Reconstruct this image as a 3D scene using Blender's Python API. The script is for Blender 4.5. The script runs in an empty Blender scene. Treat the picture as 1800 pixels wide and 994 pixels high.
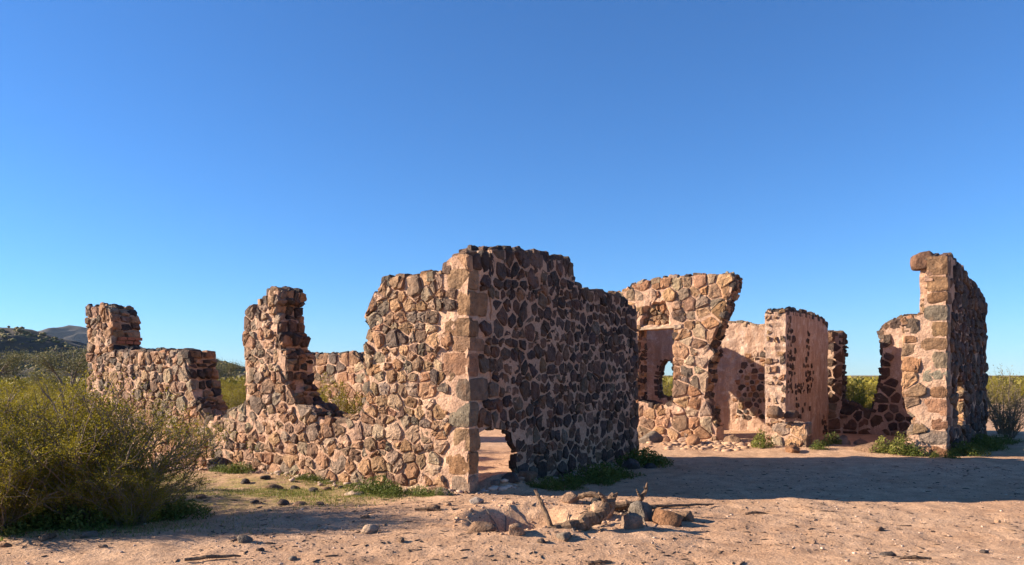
import bpy, math, random
import numpy as np
from mathutils import Vector, Matrix
from mathutils.geometry import delaunay_2d_cdt

random.seed(7)
RNG = np.random.default_rng(7)
scene = bpy.context.scene
COL = scene.collection

# ------------------------------------------------------------------ camera
cam_data = bpy.data.cameras.new('camera')
cam = bpy.data.objects.new('camera', cam_data)
COL.objects.link(cam)
cam.location = (0, 0, 1.6)
cam.rotation_euler = (math.radians(90), 0, 0)
cam_data.sensor_width = 36
cam_data.lens = 27.2
cam_data.shift_y = 0.0906
cam_data.clip_start = 0.1
cam_data.clip_end = 20000
scene.camera = cam

# ------------------------------------------------------------------ sky and sun
SUN_EL = math.radians(22.0)
SUN_A = math.radians(3.0)           # sun stands to the left, a little beyond the camera's side
to_sun = Vector((-math.cos(SUN_A) * math.cos(SUN_EL), math.sin(SUN_A) * math.cos(SUN_EL), math.sin(SUN_EL)))
world = bpy.data.worlds.new('World')
scene.world = world
world.use_nodes = True
wn = world.node_tree.nodes
bg = wn['Background']
sky = wn.new('ShaderNodeTexSky')
sky.sky_type = 'NISHITA'
sky.sun_disc = False
sky.sun_elevation = SUN_EL
sky.sun_rotation = math.atan2(to_sun.x, to_sun.y)
sky.altitude = 500
sky.air_density = 1.0
sky.dust_density = 0.0
sky.ozone_density = 9.5
tint = wn.new('ShaderNodeMix'); tint.data_type = 'RGBA'; tint.blend_type = 'MULTIPLY'
tint.inputs[0].default_value = 1.0; tint.inputs[7].default_value = (0.86, 0.985, 1.02, 1)   # very clear dry air
world.node_tree.links.new(sky.outputs[0], tint.inputs[6])
world.node_tree.links.new(tint.outputs[2], bg.inputs[0])
bg.inputs[1].default_value = 0.074
sun_data = bpy.data.lights.new('sun', 'SUN')
sun_data.energy = 5.0
sun_data.angle = math.radians(0.5)
sun_data.color = (1.0, 0.87, 0.69)
sun = bpy.data.objects.new('sun', sun_data)
COL.objects.link(sun)
sun.location = (-30, 0, 30)
sun.rotation_euler = to_sun.to_track_quat('Z', 'Y').to_euler()
scene.view_settings.view_transform = 'Standard'
scene.view_settings.look = 'None'
scene.view_settings.gamma = 1.0
scene.view_settings.use_curve_mapping = False
scene.view_settings.exposure = 1.38
scene.cycles.max_bounces = 6
scene.cycles.transparent_max_bounces = 4


# ------------------------------------------------------------------ noise
def _hash(ix, iy, seed):
    h = (ix.astype(np.int64) * 374761393 + iy.astype(np.int64) * 668265263 + seed * 982451653) & 0x7fffffff
    h = ((h ^ (h >> 13)) * 1274126177) & 0x7fffffff
    return ((h ^ (h >> 16)) & 0xffff) / 65535.0 * 2 - 1


def vnoise(x, y, seed=0):
    x = np.asarray(x, float); y = np.asarray(y, float)
    ix = np.floor(x); iy = np.floor(y)
    fx = x - ix; fy = y - iy
    fx = fx * fx * (3 - 2 * fx); fy = fy * fy * (3 - 2 * fy)
    a = _hash(ix, iy, seed); b = _hash(ix + 1, iy, seed)
    c = _hash(ix, iy + 1, seed); d = _hash(ix + 1, iy + 1, seed)
    return (a * (1 - fx) + b * fx) * (1 - fy) + (c * (1 - fx) + d * fx) * fy


def noise3(p, f, seed=0):
    """cheap 3-D noise from 2-D slices"""
    return (vnoise(p[:, 0] * f + p[:, 2] * f * 0.71, p[:, 1] * f - p[:, 2] * f * 0.53, seed)
            + vnoise(p[:, 1] * f + 3.1, p[:, 2] * f + p[:, 0] * f * 0.37, seed + 11)) * 0.6


# ------------------------------------------------------------------ mesh helpers
def make_mesh(name, verts, faces, smooth=False, color=None, mats=()):
    me = bpy.data.meshes.new(name)
    verts = np.asarray(verts, np.float32).reshape(-1, 3)
    if isinstance(faces, np.ndarray):
        n, k = faces.shape
        me.vertices.add(len(verts)); me.vertices.foreach_set('co', verts.ravel())
        me.loops.add(n * k); me.loops.foreach_set('vertex_index', faces.astype(np.int32).ravel())
        me.polygons.add(n)
        me.polygons.foreach_set('loop_start', np.arange(0, n * k, k, dtype=np.int32))
        me.polygons.foreach_set('loop_total', np.full(n, k, np.int32))
        me.update(calc_edges=True)
    else:
        me.from_pydata(verts.tolist(), [], faces)
        me.update()
    if smooth:
        me.polygons.foreach_set('use_smooth', np.ones(len(me.polygons), bool))
    if color is not None:
        at = me.color_attributes.new('tone', 'FLOAT_COLOR', 'POINT')
        c = np.ones((len(verts), 4), np.float32); c[:, :3] = color
        at.data.foreach_set('color', c.ravel())
    for m in mats:
        me.materials.append(m)
    return me


def link(name, me, parent=None, loc=(0, 0, 0)):
    o = bpy.data.objects.new(name, me)
    COL.objects.link(o)
    o.location = loc
    if parent:
        o.parent = parent
    return o


def tag(o, label=None, cat=None, group=None, kind=None):
    if label: o['label'] = label
    if cat: o['category'] = cat
    if group: o['group'] = group
    if kind: o['kind'] = kind
    return o


def empty(name, loc, label, cat, group=None):
    o = bpy.data.objects.new(name, None)
    COL.objects.link(o)
    o.location = loc
    return tag(o, label, cat, group)


def copy_tree(o, loc, rz=0, sc=1.0, label=None, group=None):
    c = o.copy(); COL.objects.link(c)
    c.location = loc; c.rotation_euler = (0, 0, rz); c.scale = (sc, sc, sc) if not isinstance(sc, tuple) else sc
    if label: c['label'] = label
    if group: c['group'] = group
    for ch in list(o.children):
        k = ch.copy(); COL.objects.link(k); k.parent = c
    return c


ORD = ('first', 'second', 'third', 'fourth', 'fifth', 'sixth', 'seventh', 'eighth', 'ninth', 'tenth', 'eleventh', 'twelfth', 'thirteenth', 'fourteenth')


def order(lst):
    """rank of each (x, y, ...) from the left of the picture"""
    idx_ = sorted(range(len(lst)), key=lambda i: lst[i][0] / lst[i][1])
    return {i: ORD[r] for r, i in enumerate(idx_)}


def tube(path, radii, sides=6, seed=0, rough=0.0, cap=True, ridge=0.0):
    path = [Vector(p) for p in path]
    V = []; F = []
    rng = random.Random(seed)
    ref = Vector((0.3, 0.2, 1)).normalized()
    for i, p in enumerate(path):
        t = (path[min(i + 1, len(path) - 1)] - path[max(i - 1, 0)]).normalized()
        a = t.cross(ref)
        if a.length < 0.05: a = t.cross(Vector((1, 0, 0)))
        a.normalize(); b = t.cross(a)
        for s in range(sides):
            an = 2 * math.pi * s / sides
            r = radii[i] * (1 + rough * rng.uniform(-1, 1) + ridge * math.sin(3 * an + i * .21 + seed) + ridge * .7 * math.sin(5 * an - i * .13))
            V.append(p + (a * math.cos(an) + b * math.sin(an)) * r)
    for i in range(len(path) - 1):
        for s in range(sides):
            F.append((i * sides + s, i * sides + (s + 1) % sides, (i + 1) * sides + (s + 1) % sides, (i + 1) * sides + s))
    if cap:
        F.append(tuple(range(sides))[::-1])
        n = (len(path) - 1) * sides
        F.append(tuple(n + s for s in range(sides)))
    return V, F


def join_parts(parts):
    V = []; F = []
    for v, f in parts:
        o = len(V); V += [tuple(q) for q in v]; F += [tuple(i + o for i in q) for q in f]
    return V, F


# ------------------------------------------------------------------ materials
def new_mat(name):
    m = bpy.data.materials.new(name); m.use_nodes = True
    nt = m.node_tree; b = nt.nodes['Principled BSDF']
    b.inputs['Specular IOR Level'].default_value = 0.25
    return m, nt, b


def N(nt, t, **kw):
    n = nt.nodes.new(t)
    for k, v in kw.items():
        if k in n.inputs.keys(): n.inputs[k].default_value = v
        else: setattr(n, k, v)
    return n


def noise_node(nt, vec, scale, detail=4, rough=0.6):
    n = N(nt, 'ShaderNodeTexNoise'); n.inputs['Scale'].default_value = scale
    n.inputs['Detail'].default_value = detail; n.inputs['Roughness'].default_value = rough
    nt.links.new(vec, n.inputs['Vector'])
    return n.outputs['Fac']


def ramp(nt, fac, stops):
    r = N(nt, 'ShaderNodeValToRGB')
    e = r.color_ramp.elements
    while len(e) < len(stops): e.new(0.5)
    for q, (p, c) in zip(e, stops):
        q.position = p; q.color = (*c, 1) if len(c) == 3 else c
    nt.links.new(fac, r.inputs[0])
    return r.outputs[0]


def mix(nt, fac, a, b, mode='MIX'):
    m = N(nt, 'ShaderNodeMix', data_type='RGBA', blend_type=mode)
    for s, v in ((m.inputs[0], fac), (m.inputs[6], a), (m.inputs[7], b)):
        if hasattr(v, 'is_linked') or isinstance(v, bpy.types.NodeSocket): nt.links.new(v, s)
        elif isinstance(v, (int, float)): s.default_value = v
        else: s.default_value = (*v, 1)
    return m.outputs[2]


def bump(nt, b, height, strength, dist, prev=None):
    n = N(nt, 'ShaderNodeBump'); n.inputs['Strength'].default_value = strength; n.inputs['Distance'].default_value = dist
    nt.links.new(height, n.inputs['Height'])
    if prev: nt.links.new(prev, n.inputs['Normal'])
    nt.links.new(n.outputs[0], b.inputs['Normal'])
    return n.outputs[0]


def stone_material():
    m, nt, b = new_mat('stone')
    pos = N(nt, 'ShaderNodeNewGeometry').outputs['Position']
    at = N(nt, 'ShaderNodeAttribute', attribute_name='tone').outputs['Color']
    n1 = noise_node(nt, pos, 7, 5)
    n2 = noise_node(nt, pos, 38, 4, 0.7)
    n3 = noise_node(nt, pos, 3.1, 3)
    c = mix(nt, 1.0, at, ramp(nt, n1, [(0.3, (0.62, 0.6, 0.6)), (0.68, (1.4, 1.35, 1.28))]), 'MULTIPLY')
    # patches of rust staining and pale lichen, dark pits
    c = mix(nt, ramp(nt, n3, [(0.55, (0, 0, 0)), (0.72, (0.5, 0.5, 0.5))]), c, (0.24, 0.115, 0.055))
    n4 = noise_node(nt, pos, 13, 5, 0.65)
    c = mix(nt, ramp(nt, n4, [(0.63, (0, 0, 0)), (0.74, (0.55, 0.55, 0.55))]), c, (0.37, 0.29, 0.225))
    c = mix(nt, ramp(nt, n2, [(0.30, (0.8, 0.8, 0.8)), (0.42, (0, 0, 0))]), c, (0.045, 0.035, 0.032))
    nt.links.new(c, b.inputs['Base Color'])
    b.inputs['Roughness'].default_value = 0.82
    p = bump(nt, b, n2, 1.0, 0.03)
    p = bump(nt, b, n4, 0.9, 0.05, p)
    bump(nt, b, n1, 0.8, 0.07, p)
    return m


def mortar_material(name, base, dark, pit=0.0):
    m, nt, b = new_mat(name)
    pos = N(nt, 'ShaderNodeNewGeometry').outputs['Position']
    n1 = noise_node(nt, pos, 2.2, 5)
    n2 = noise_node(nt, pos, 30, 5, 0.7)
    n3 = noise_node(nt, pos, 9, 4)
    c = mix(nt, ramp(nt, n1, [(0.35, (0, 0, 0)), (0.7, (1, 1, 1))]), base, dark)
    c = mix(nt, 1.0, c, ramp(nt, n2, [(0.3, (0.72, 0.7, 0.68)), (0.6, (1.1, 1.1, 1.1))]), 'MULTIPLY')
    c = mix(nt, ramp(nt, n3, [(0.62, (0, 0, 0)), (0.75, (0.5, 0.5, 0.5))]), c, (0.60, 0.47, 0.38))
    if pit:
        mp = N(nt, 'ShaderNodeMapping'); mp.inputs['Scale'].default_value = (5, 5, .8); nt.links.new(pos, mp.inputs[0])
        c = mix(nt, ramp(nt, noise_node(nt, mp.outputs[0], 1.2, 6, .7), [(0.42, (0.65, 0.65, 0.65)), (0.58, (0, 0, 0))]), c, (0.33, 0.19, 0.125))
        c = mix(nt, ramp(nt, noise_node(nt, pos, 3.4, 7, .72), [(0.53, (0, 0, 0)), (0.62, (0.55, 0.55, 0.55))]), c, (0.64, 0.50, 0.40))
        c = mix(nt, ramp(nt, n3, [(0.27, (pit, pit, pit)), (0.36, (0, 0, 0))]), c, (0.2, 0.12, 0.085))
    nt.links.new(c, b.inputs['Base Color'])
    b.inputs['Roughness'].default_value = 0.95
    b.inputs['Specular IOR Level'].default_value = 0.1
    p = bump(nt, b, n2, 0.9, 0.025)
    bump(nt, b, n3, 0.7, 0.05, p)
    return m


def ground_material():
    m, nt, b = new_mat('sand')
    pos = N(nt, 'ShaderNodeNewGeometry').outputs['Position']
    n1 = noise_node(nt, pos, 0.35, 5)
    n2 = noise_node(nt, pos, 3.5, 6, 0.65)
    n3 = noise_node(nt, pos, 45, 4, 0.7)
    n4 = noise_node(nt, pos, 14, 5, 0.7)
    c = mix(nt, ramp(nt, n1, [(0.35, (0, 0, 0)), (0.65, (1, 1, 1))]), (0.50, 0.295, 0.175), (0.55, 0.35, 0.22))
    c = mix(nt, 1.0, c, ramp(nt, n2, [(0.3, (0.72, 0.68, 0.65)), (0.65, (1.1, 1.1, 1.1))]), 'MULTIPLY')
    c = mix(nt, 1.0, c, ramp(nt, n3, [(0.28, (0.48, 0.43, 0.40)), (0.48, (1.0, 1.0, 1.0)), (0.75, (1.28, 1.3, 1.34))]), 'MULTIPLY')
    c = mix(nt, ramp(nt, n4, [(0.60, (0, 0, 0)), (0.69, (0.65, 0.65, 0.65))]), c, (0.22, 0.12, 0.075))
    g = N(nt, 'ShaderNodeAttribute', attribute_name='tone').outputs['Color']
    gs = N(nt, 'ShaderNodeSeparateColor'); nt.links.new(g, gs.inputs[0])
    mm = N(nt, 'ShaderNodeMath', operation='MULTIPLY'); nt.links.new(gs.outputs[0], mm.inputs[0])
    nt.links.new(ramp(nt, noise_node(nt, pos, 5, 6, 0.75), [(0.38, (0, 0, 0)), (0.6, (1, 1, 1))]), mm.inputs[1])
    c = mix(nt, mm.outputs[0], c, (0.27, 0.225, 0.07))
    c = mix(nt, gs.outputs[1], c, (0.16, 0.12, 0.065))
    nt.links.new(c, b.inputs['Base Color'])
    b.inputs['Roughness'].default_value = 0.95
    b.inputs['Specular IOR Level'].default_value = 0.1
    p = bump(nt, b, n3, 0.7, 0.02)
    p = bump(nt, b, n4, 0.6, 0.05, p)
    return m


def leaf_material(name, c0, c1, trans=0.25):
    m, nt, b = new_mat(name)
    r = N(nt, 'ShaderNodeNewGeometry').outputs['Random Per Island']
    c = ramp(nt, r, [(0.0, c0), (1.0, c1)])
    nt.links.new(c, b.inputs['Base Color'])
    b.inputs['Roughness'].default_value = 0.65
    t = N(nt, 'ShaderNodeBsdfTranslucent'); nt.links.new(c, t.inputs[0])
    ms = N(nt, 'ShaderNodeMixShader'); ms.inputs[0].default_value = trans
    nt.links.new(b.outputs[0], ms.inputs[1]); nt.links.new(t.outputs[0], ms.inputs[2])
    nt.links.new(ms.outputs[0], nt.nodes['Material Output'].inputs[0])
    return m


def wood_material(name, c0, c1, scale=(14, 14, 3)):
    m, nt, b = new_mat(name)
    tc = N(nt, 'ShaderNodeTexCoord').outputs['Object']
    mp = N(nt, 'ShaderNodeMapping'); mp.inputs['Scale'].default_value = scale
    nt.links.new(tc, mp.inputs[0])
    n1 = noise_node(nt, mp.outputs[0], 3, 6, 0.7)
    c = ramp(nt, n1, [(0.3, c0), (0.7, c1)])
    nt.links.new(c, b.inputs['Base Color']); b.inputs['Roughness'].default_value = 0.85
    bump(nt, b, n1, 0.8, 0.02)
    return m


def plain_noise_material(name, c0, c1, scale, rough=0.9, bs=0.5, bd=0.05):
    m, nt, b = new_mat(name)
    pos = N(nt, 'ShaderNodeNewGeometry').outputs['Position']
    n1 = noise_node(nt, pos, scale, 6, 0.65)
    nt.links.new(ramp(nt, n1, [(0.35, c0), (0.65, c1)]), b.inputs['Base Color'])
    b.inputs['Roughness'].default_value = rough
    if bs: bump(nt, b, n1, bs, bd)
    return m


M_STONE = stone_material()
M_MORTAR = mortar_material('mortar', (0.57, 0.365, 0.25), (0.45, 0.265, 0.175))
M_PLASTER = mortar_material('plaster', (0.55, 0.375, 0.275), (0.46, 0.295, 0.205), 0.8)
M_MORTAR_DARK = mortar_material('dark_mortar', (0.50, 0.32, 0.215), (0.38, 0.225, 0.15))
M_GROUND = ground_material()
M_CREO = leaf_material('creosote_leaf', (0.13, 0.112, 0.009), (0.35, 0.275, 0.02), 0.35)
M_CREO_FAR = leaf_material('creosote_leaf_far', (0.145, 0.122, 0.018), (0.25, 0.20, 0.026), 0.2)
M_WEED = leaf_material('weed_leaf', (0.06, 0.085, 0.016), (0.16, 0.18, 0.035), 0.3)
M_GRASS = leaf_material('grass_blade', (0.12, 0.15, 0.025), (0.27, 0.25, 0.06), 0.3)
M_DRYLEAF = leaf_material('dry_shrub_leaf', (0.13, 0.105, 0.035), (0.25, 0.20, 0.07), 0.2)
M_TREE = leaf_material('paloverde_leaf', (0.10, 0.095, 0.035), (0.19, 0.165, 0.06), 0.25)
M_TWIG = wood_material('twig_bark', (0.09, 0.065, 0.048), (0.32, 0.24, 0.175))
M_WOOD = wood_material('driftwood', (0.045, 0.025, 0.014), (0.29, 0.18, 0.11), (16, 16, 6))
M_PLANK = wood_material('lintel_wood', (0.33, 0.22, 0.14), (0.56, 0.42, 0.29), (3, 3, 20))
M_HILL = plain_noise_material('hillside', (0.033, 0.026, 0.019), (0.07, 0.052, 0.035), 0.05, 0.95, 0, 0)
M_HILLSHRUB = plain_noise_material('hill_shrub', (0.10, 0.085, 0.03), (0.19, 0.15, 0.06), 0.3, 0.95, 0, 0)
M_LITTER = plain_noise_material('litter', (0.06, 0.04, 0.03), (0.22, 0.14, 0.09), 2.0, 0.9, 0, 0)
M_PEBBLE = plain_noise_material('pebble', (0.26, 0.16, 0.11), (0.58, 0.42, 0.32), 3.0, 0.9, 0, 0)
M_CLOD = plain_noise_material('earth_clod', (0.30, 0.17, 0.10), (0.52, 0.32, 0.2), 6.0, 0.95, 0, 0)
M_BRICK = plain_noise_material('red_brick', (0.30, 0.095, 0.045), (0.40, 0.15, 0.08), 20, 0.9, 0.4, 0.02)

# ------------------------------------------------------------------ ground
BUMPS = [  # x, y, sx, sy, height
    (4.4, 17.3, 2.6, 0.7, 0.10), (6.2, 16.4, 1.2, 0.6, 0.08), (7.6, 16.2, 1.0, 0.7, 0.05),
    (-4.5, 12.0, 2.0, 0.8, 0.07), (-0.2, 9.75, 0.9, 0.35, 0.06), (-0.9, 8.9, 0.7, 0.5, 0.05),
    (0.35, 9.25, 0.55, 0.20, 0.09), (0.85, 8.8, 0.35, 0.35, 0.06), (-0.35, 8.55, 0.25, 0.35, 0.07),
    (0.35, 7.65, 0.6, 0.2, 0.05), (0.14, 8.34, 0.50, 0.46, -0.42),
    (-.16, 11.0, .34, .34, .20), (.12, 11.45, .3, .3, .16), (5.6, 9.3, 1.4, 0.5, 0.03), (3.1, 6.6, 1.2, 0.6, 0.03), (-2.8, 7.2, 1.4, 0.5, 0.03),
]


def ground_h(x, y):
    x = np.asarray(x, float); y = np.asarray(y, float)
    r = np.sqrt(x * x + y * y)
    near = 1.0 / (1 + (r / 22.0) ** 4)
    h = 0.05 * vnoise(x * 0.23, y * 0.23, 1)
    h = h + near * (0.018 * vnoise(x * 1.1, y * 1.1, 2) + 0.014 * vnoise(x * 2.7, y * 2.7, 3)
                    + 0.010 * vnoise(x * 5.3, y * 6.1, 4) + 0.007 * vnoise(x * 12.0, y * 13.0, 5))
    h = h + 0.034 * np.exp(-((x - .5) / 1.0) ** 2 - ((y - 8.4) / .8) ** 2) * (vnoise(x * 7.3, y * 7.3, 14) + .6 * vnoise(x * 15, y * 15, 15))
    h = h + 0.5 * vnoise(x * 0.012, y * 0.012, 6) * np.clip((r - 40) / 120, 0, 1)
    for bx, by, sx, sy, a in BUMPS:
        q = ((x - bx) / sx) ** 2 + ((y - by) / sy) ** 2
        h = h + a * np.exp(-q * (1 if a > 0 else q))
    return h


def gh(x, y):
    return float(ground_h(np.array([x]), np.array([y]))[0])


def axis(lo, hi, step, far_lo, far_hi, g=1.14):
    mid = list(np.arange(lo, hi, step))
    a = []; v = lo; s = step
    while v > far_lo:
        s *= g; v -= s; a.append(v)
    b = []; v = mid[-1]; s = step
    while v < far_hi:
        s *= g; v += s; b.append(v)
    return np.array(a[::-1] + mid + b)


gx = axis(-7.5, 8.5, 0.045, -6000, 6000)
gy = axis(5.6, 13.5, 0.04, -300, 9000, 1.05)
GX, GY = np.meshgrid(gx, gy)
GZ = ground_h(GX, GY)
nx_, ny_ = len(gx), len(gy)
idx = np.arange(nx_ * ny_).reshape(ny_, nx_)
gf = np.stack([idx[:-1, :-1].ravel(), idx[:-1, 1:].ravel(), idx[1:, 1:].ravel(), idx[1:, :-1].ravel()], 1)
# red: thin green growth by the long wall; green: leaf litter under the desert scrub
green = np.exp(-(((GX + 4.2) / 2.6) ** 2 + ((GY - 10.6) / 1.5) ** 2) ** 2) * 0.95
green = np.maximum(green, 0.7 * np.exp(-(((GX - 9.6) / 1.6) ** 2 + ((GY - 16.2) / 0.8) ** 2)))
green = np.maximum(green, 0.7 * np.exp(-(((GX + 5.4) / 1.6) ** 2 + ((GY - 8.3) / 0.6) ** 2)))
scrub = np.clip((np.sqrt(GX ** 2 + GY ** 2) - 30) / 60, 0, 0.75)
gcol = np.zeros((nx_ * ny_, 3), np.float32)
gcol[:, 0] = np.clip(green.ravel(), 0, 1); gcol[:, 1] = scrub.ravel()
ground = link('ground', make_mesh('ground', np.stack([GX.ravel(), GY.ravel(), GZ.ravel()], 1), gf, True, gcol, [M_GROUND]))
tag(ground, 'pink sandy desert ground', None, None, 'structure')


# ------------------------------------------------------------------ masonry
def area2(poly):
    return 0.5 * sum(poly[i][0] * poly[(i + 1) % len(poly)][1] - poly[(i + 1) % len(poly)][0] * poly[i][1] for i in range(len(poly)))


def inside(poly, x, y):
    c = False; n = len(poly); j = n - 1
    for i in range(n):
        xi, yi = poly[i]; xj, yj = poly[j]
        if (yi > y) != (yj > y) and x < (xj - xi) * (y - yi) / (yj - yi) + xi: c = not c
        j = i
    return c


def seg_dist(px, py, a, b):
    dx, dy = b[0] - a[0], b[1] - a[1]
    L = dx * dx + dy * dy
    t = 0 if L == 0 else max(0, min(1, ((px - a[0]) * dx + (py - a[1]) * dy) / L))
    return math.hypot(px - a[0] - t * dx, py - a[1] - t * dy)


def resample(loop, step, jit, rng):
    out = []
    for i in range(len(loop)):
        a = loop[i]; b = loop[(i + 1) % len(loop)]
        L = math.hypot(b[0] - a[0], b[1] - a[1]); n = max(1, round(L / step))
        for k in range(n):
            t = k / n; j = jit if k else jit * 0.4
            out.append((a[0] + (b[0] - a[0]) * t + rng.uniform(-j, j), a[1] + (b[1] - a[1]) * t + rng.uniform(-j, j)))
    return out


def clip_half(poly, nx, ny, d):
    """keep nx*x+ny*y <= d"""
    out = []
    for i in range(len(poly)):
        a = poly[i]; b = poly[(i + 1) % len(poly)]
        da = nx * a[0] + ny * a[1] - d; db = nx * b[0] + ny * b[1] - d
        if da <= 0: out.append(a)
        if (da < 0 < db) or (db < 0 < da):
            t = da / (da - db)
            out.append((a[0] + (b[0] - a[0]) * t, a[1] + (b[1] - a[1]) * t))
    return out


CAMP = Vector((0, 0, 1.6))


class Masonry:
    def __init__(self, name, label, cat, P, d, inward, T, palette, group=None, mortar=None, seed=1):
        self.P = Vector((P[0], P[1], 0)); self.d = Vector((d[0], d[1], 0)).normalized()
        self.n = Vector((inward[0], inward[1], 0)).normalized()      # from the front face into the wall
        self.T = T; self.palette = palette; self.rng = random.Random(seed); self.seed = seed
        self.loc = self.P.copy()
        self.root = empty(name, self.loc, label, cat, group)
        self.mortar = mortar or M_MORTAR
        self.stones = []      # (visible size, verts(world), faces, color, name)

    def pt(self, u, z, t=0.0):
        return self.P + self.d * u + self.n * t + Vector((0, 0, z))

    def tone(self, palette=None):
        pal = palette or self.palette
        c, _ = self.rng.choices(pal, [w for _, w in pal])[0]
        k = self.rng.uniform(0.75, 1.25)
        return tuple(min(0.6, q * k * self.rng.uniform(0.94, 1.06)) for q in c)

    def core(self, loops, shift=None, back=None, front=None, step=0.085, amp=0.012, inset=0.02):
        """mortar body: triangulated outline with uneven faces; loops[0] outer, others holes"""
        rng = self.rng
        rl = []
        for k, lp in enumerate(loops):
            lp = resample(lp, step, 0.012, rng)
            s = 1 if area2(lp) > 0 else -1
            if k: s = -s
            q = []
            for i in range(len(lp)):
                a = lp[i - 1]; b = lp[(i + 1) % len(lp)]
                tx, ty = b[0] - a[0], b[1] - a[1]; L = math.hypot(tx, ty) or 1
                q.append((lp[i][0] - ty / L * inset * s, lp[i][1] + tx / L * inset * s))
            rl.append(q)
        us = [p[0] for p in rl[0]]; zs = [p[1] for p in rl[0]]
        pts = []; edges = []
        for lp in rl:
            o = len(pts); pts += lp
            edges += [(o + i, o + (i + 1) % len(lp)) for i in range(len(lp))]
        nb = len(pts)
        u = min(us)
        while u < max(us):
            z = min(zs)
            while z < max(zs):
                a = u + rng.uniform(-.3, .3) * step; b = z + rng.uniform(-.3, .3) * step
                if inside(rl[0], a, b) and not any(inside(h, a, b) for h in rl[1:]):
                    if all(seg_dist(a, b, pts[e[0]], pts[e[1]]) > step * 0.45 for e in edges if abs(pts[e[0]][0] - a) < 0.3 and abs(pts[e[0]][1] - b) < 0.3):
                        pts.append((a, b))
                z += step
            u += step
        vo, eo, fo, ov, oe, of = delaunay_2d_cdt([Vector(p) for p in pts], edges, [], 0, 1e-5)
        tris = []
        for f in fo:
            cx = sum(vo[i].x for i in f) / 3; cz = sum(vo[i].y for i in f) / 3
            if inside(rl[0], cx, cz) and not any(inside(h, cx, cz) for h in rl[1:]): tris.append(tuple(f))
        nv = len(vo)
        arr = np.array([(v.x, v.y, 0) for v in vo])
        nf = amp * (vnoise(arr[:, 0] * 4, arr[:, 1] * 4, self.seed) + 0.7 * vnoise(arr[:, 0] * 11, arr[:, 1] * 11, self.seed + 3))
        nb2 = amp * vnoise(arr[:, 0] * 4, arr[:, 1] * 4, self.seed + 7)
        V = []; F = []
        fd = []; bd = []
        for i in range(nv):
            f_ = nf[i] + (front(vo[i].x, vo[i].y) if front else 0)
            b_ = (back(vo[i].x, vo[i].y) if back else self.T) + nb2[i]
            fd.append(f_); bd.append(b_)
        K = 4
        bl = {}
        cnt = {}
        for t in tris:
            for a, b in ((t[0], t[1]), (t[1], t[2]), (t[2], t[0])):
                cnt[(a, b)] = 1
        bedges = [e for e in cnt if (e[1], e[0]) not in cnt]
        bv = sorted({i for e in bedges for i in e})
        sh = lambda i, t: (shift(vo[i].x, vo[i].y) * t / self.T if shift else 0)
        for i in range(nv): V.append(self.pt(vo[i].x, vo[i].y, fd[i]))
        for i in range(nv): V.append(self.pt(vo[i].x + sh(i, bd[i]), vo[i].y, bd[i]))
        for t in tris:
            F.append((t[0], t[1], t[2])); F.append((nv + t[2], nv + t[1], nv + t[0]))
        mids = {}
        for i in bv:
            r = [i]
            for k in range(1, K):
                t = fd[i] + (bd[i] - fd[i]) * k / K
                j = rng.uniform(-.022, .022); j2 = rng.uniform(-.022, .022)
                V.append(self.pt(vo[i].x + sh(i, t) + j, vo[i].y + j2, t)); r.append(len(V) - 1)
            r.append(nv + i); mids[i] = r
        for a, b in bedges:
            for k in range(K):
                F.append((mids[b][k], mids[a][k], mids[a][k + 1], mids[b][k + 1]))
        V = [tuple(v - self.loc) for v in V]
        o = link('mortar_core', make_mesh('mortar_core', V, F, False, None, [self.mortar]), self.root)
        return o

    # ---- one stone from a polygon in a face frame
    def stone(self, O, U, Vv, Nn, poly, proud, color=None, name='stone', depth=0.07, gap=0.02, flat=0.55):
        rng = self.rng
        cx = sum(p[0] for p in poly) / len(poly); cy = sum(p[1] for p in poly) / len(poly)
        # knock the corners off, unevenly
        pl = []
        for i in range(len(poly)):
            a = poly[i]; b = poly[(i + 1) % len(poly)]
            e = rng.uniform(.06, .22); g = rng.uniform(.06, .22)
            pl += [(a[0] * (1 - e) + b[0] * e, a[1] * (1 - e) + b[1] * e), (a[0] * g + b[0] * (1 - g), a[1] * g + b[1] * (1 - g))]
        while len(pl) > 12:
            k = min(range(len(pl)), key=lambda i: math.hypot(pl[i][0] - pl[i - 1][0], pl[i][1] - pl[i - 1][1]))
            pl[k - 1] = ((pl[k][0] + pl[k - 1][0]) / 2, (pl[k][1] + pl[k - 1][1]) / 2); pl.pop(k)
        tot = sum(math.hypot(pl[i][0] - pl[i - 1][0], pl[i][1] - pl[i - 1][1]) for i in range(len(pl)))
        if tot < 0.16: return
        n = len(pl)
        out = []
        for p in pl:
            dx, dy = p[0] - cx, p[1] - cy; L = math.hypot(dx, dy) or 1e-3
            s = max(0.35, (L - gap) / L) * rng.uniform(0.90, 1.07)
            out.append((dx * s, dy * s))
        tilt = (rng.uniform(-.13, .13), rng.uniform(-.13, .13))
        V = []
        for (sc, dz, jj) in ((1.0, -depth, 0.0), (1.0, proud * 0.3, 0.009), (0.86, proud * 0.85, 0.013), (flat, proud, 0.017)):
            for (x, y) in out:
                j = rng.uniform(-jj, jj)
                V.append((cx + x * sc + j, cy + y * sc + rng.uniform(-jj, jj), dz + (tilt[0] * x + tilt[1] * y) * (dz > 0) + rng.uniform(-jj, jj) * .7))
        V.append((cx, cy, proud * rng.uniform(0.9, 1.12)))
        F = []
        for r in range(3):
            for k in range(n):
                F.append((r * n + k, r * n + (k + 1) % n, (r + 1) * n + (k + 1) % n, (r + 1) * n + k))
        for k in range(n): F.append((3 * n + k, 3 * n + (k + 1) % n, 4 * n))
        if U.cross(Vv).dot(Nn) < 0: F = [f[::-1] for f in F]
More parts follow.
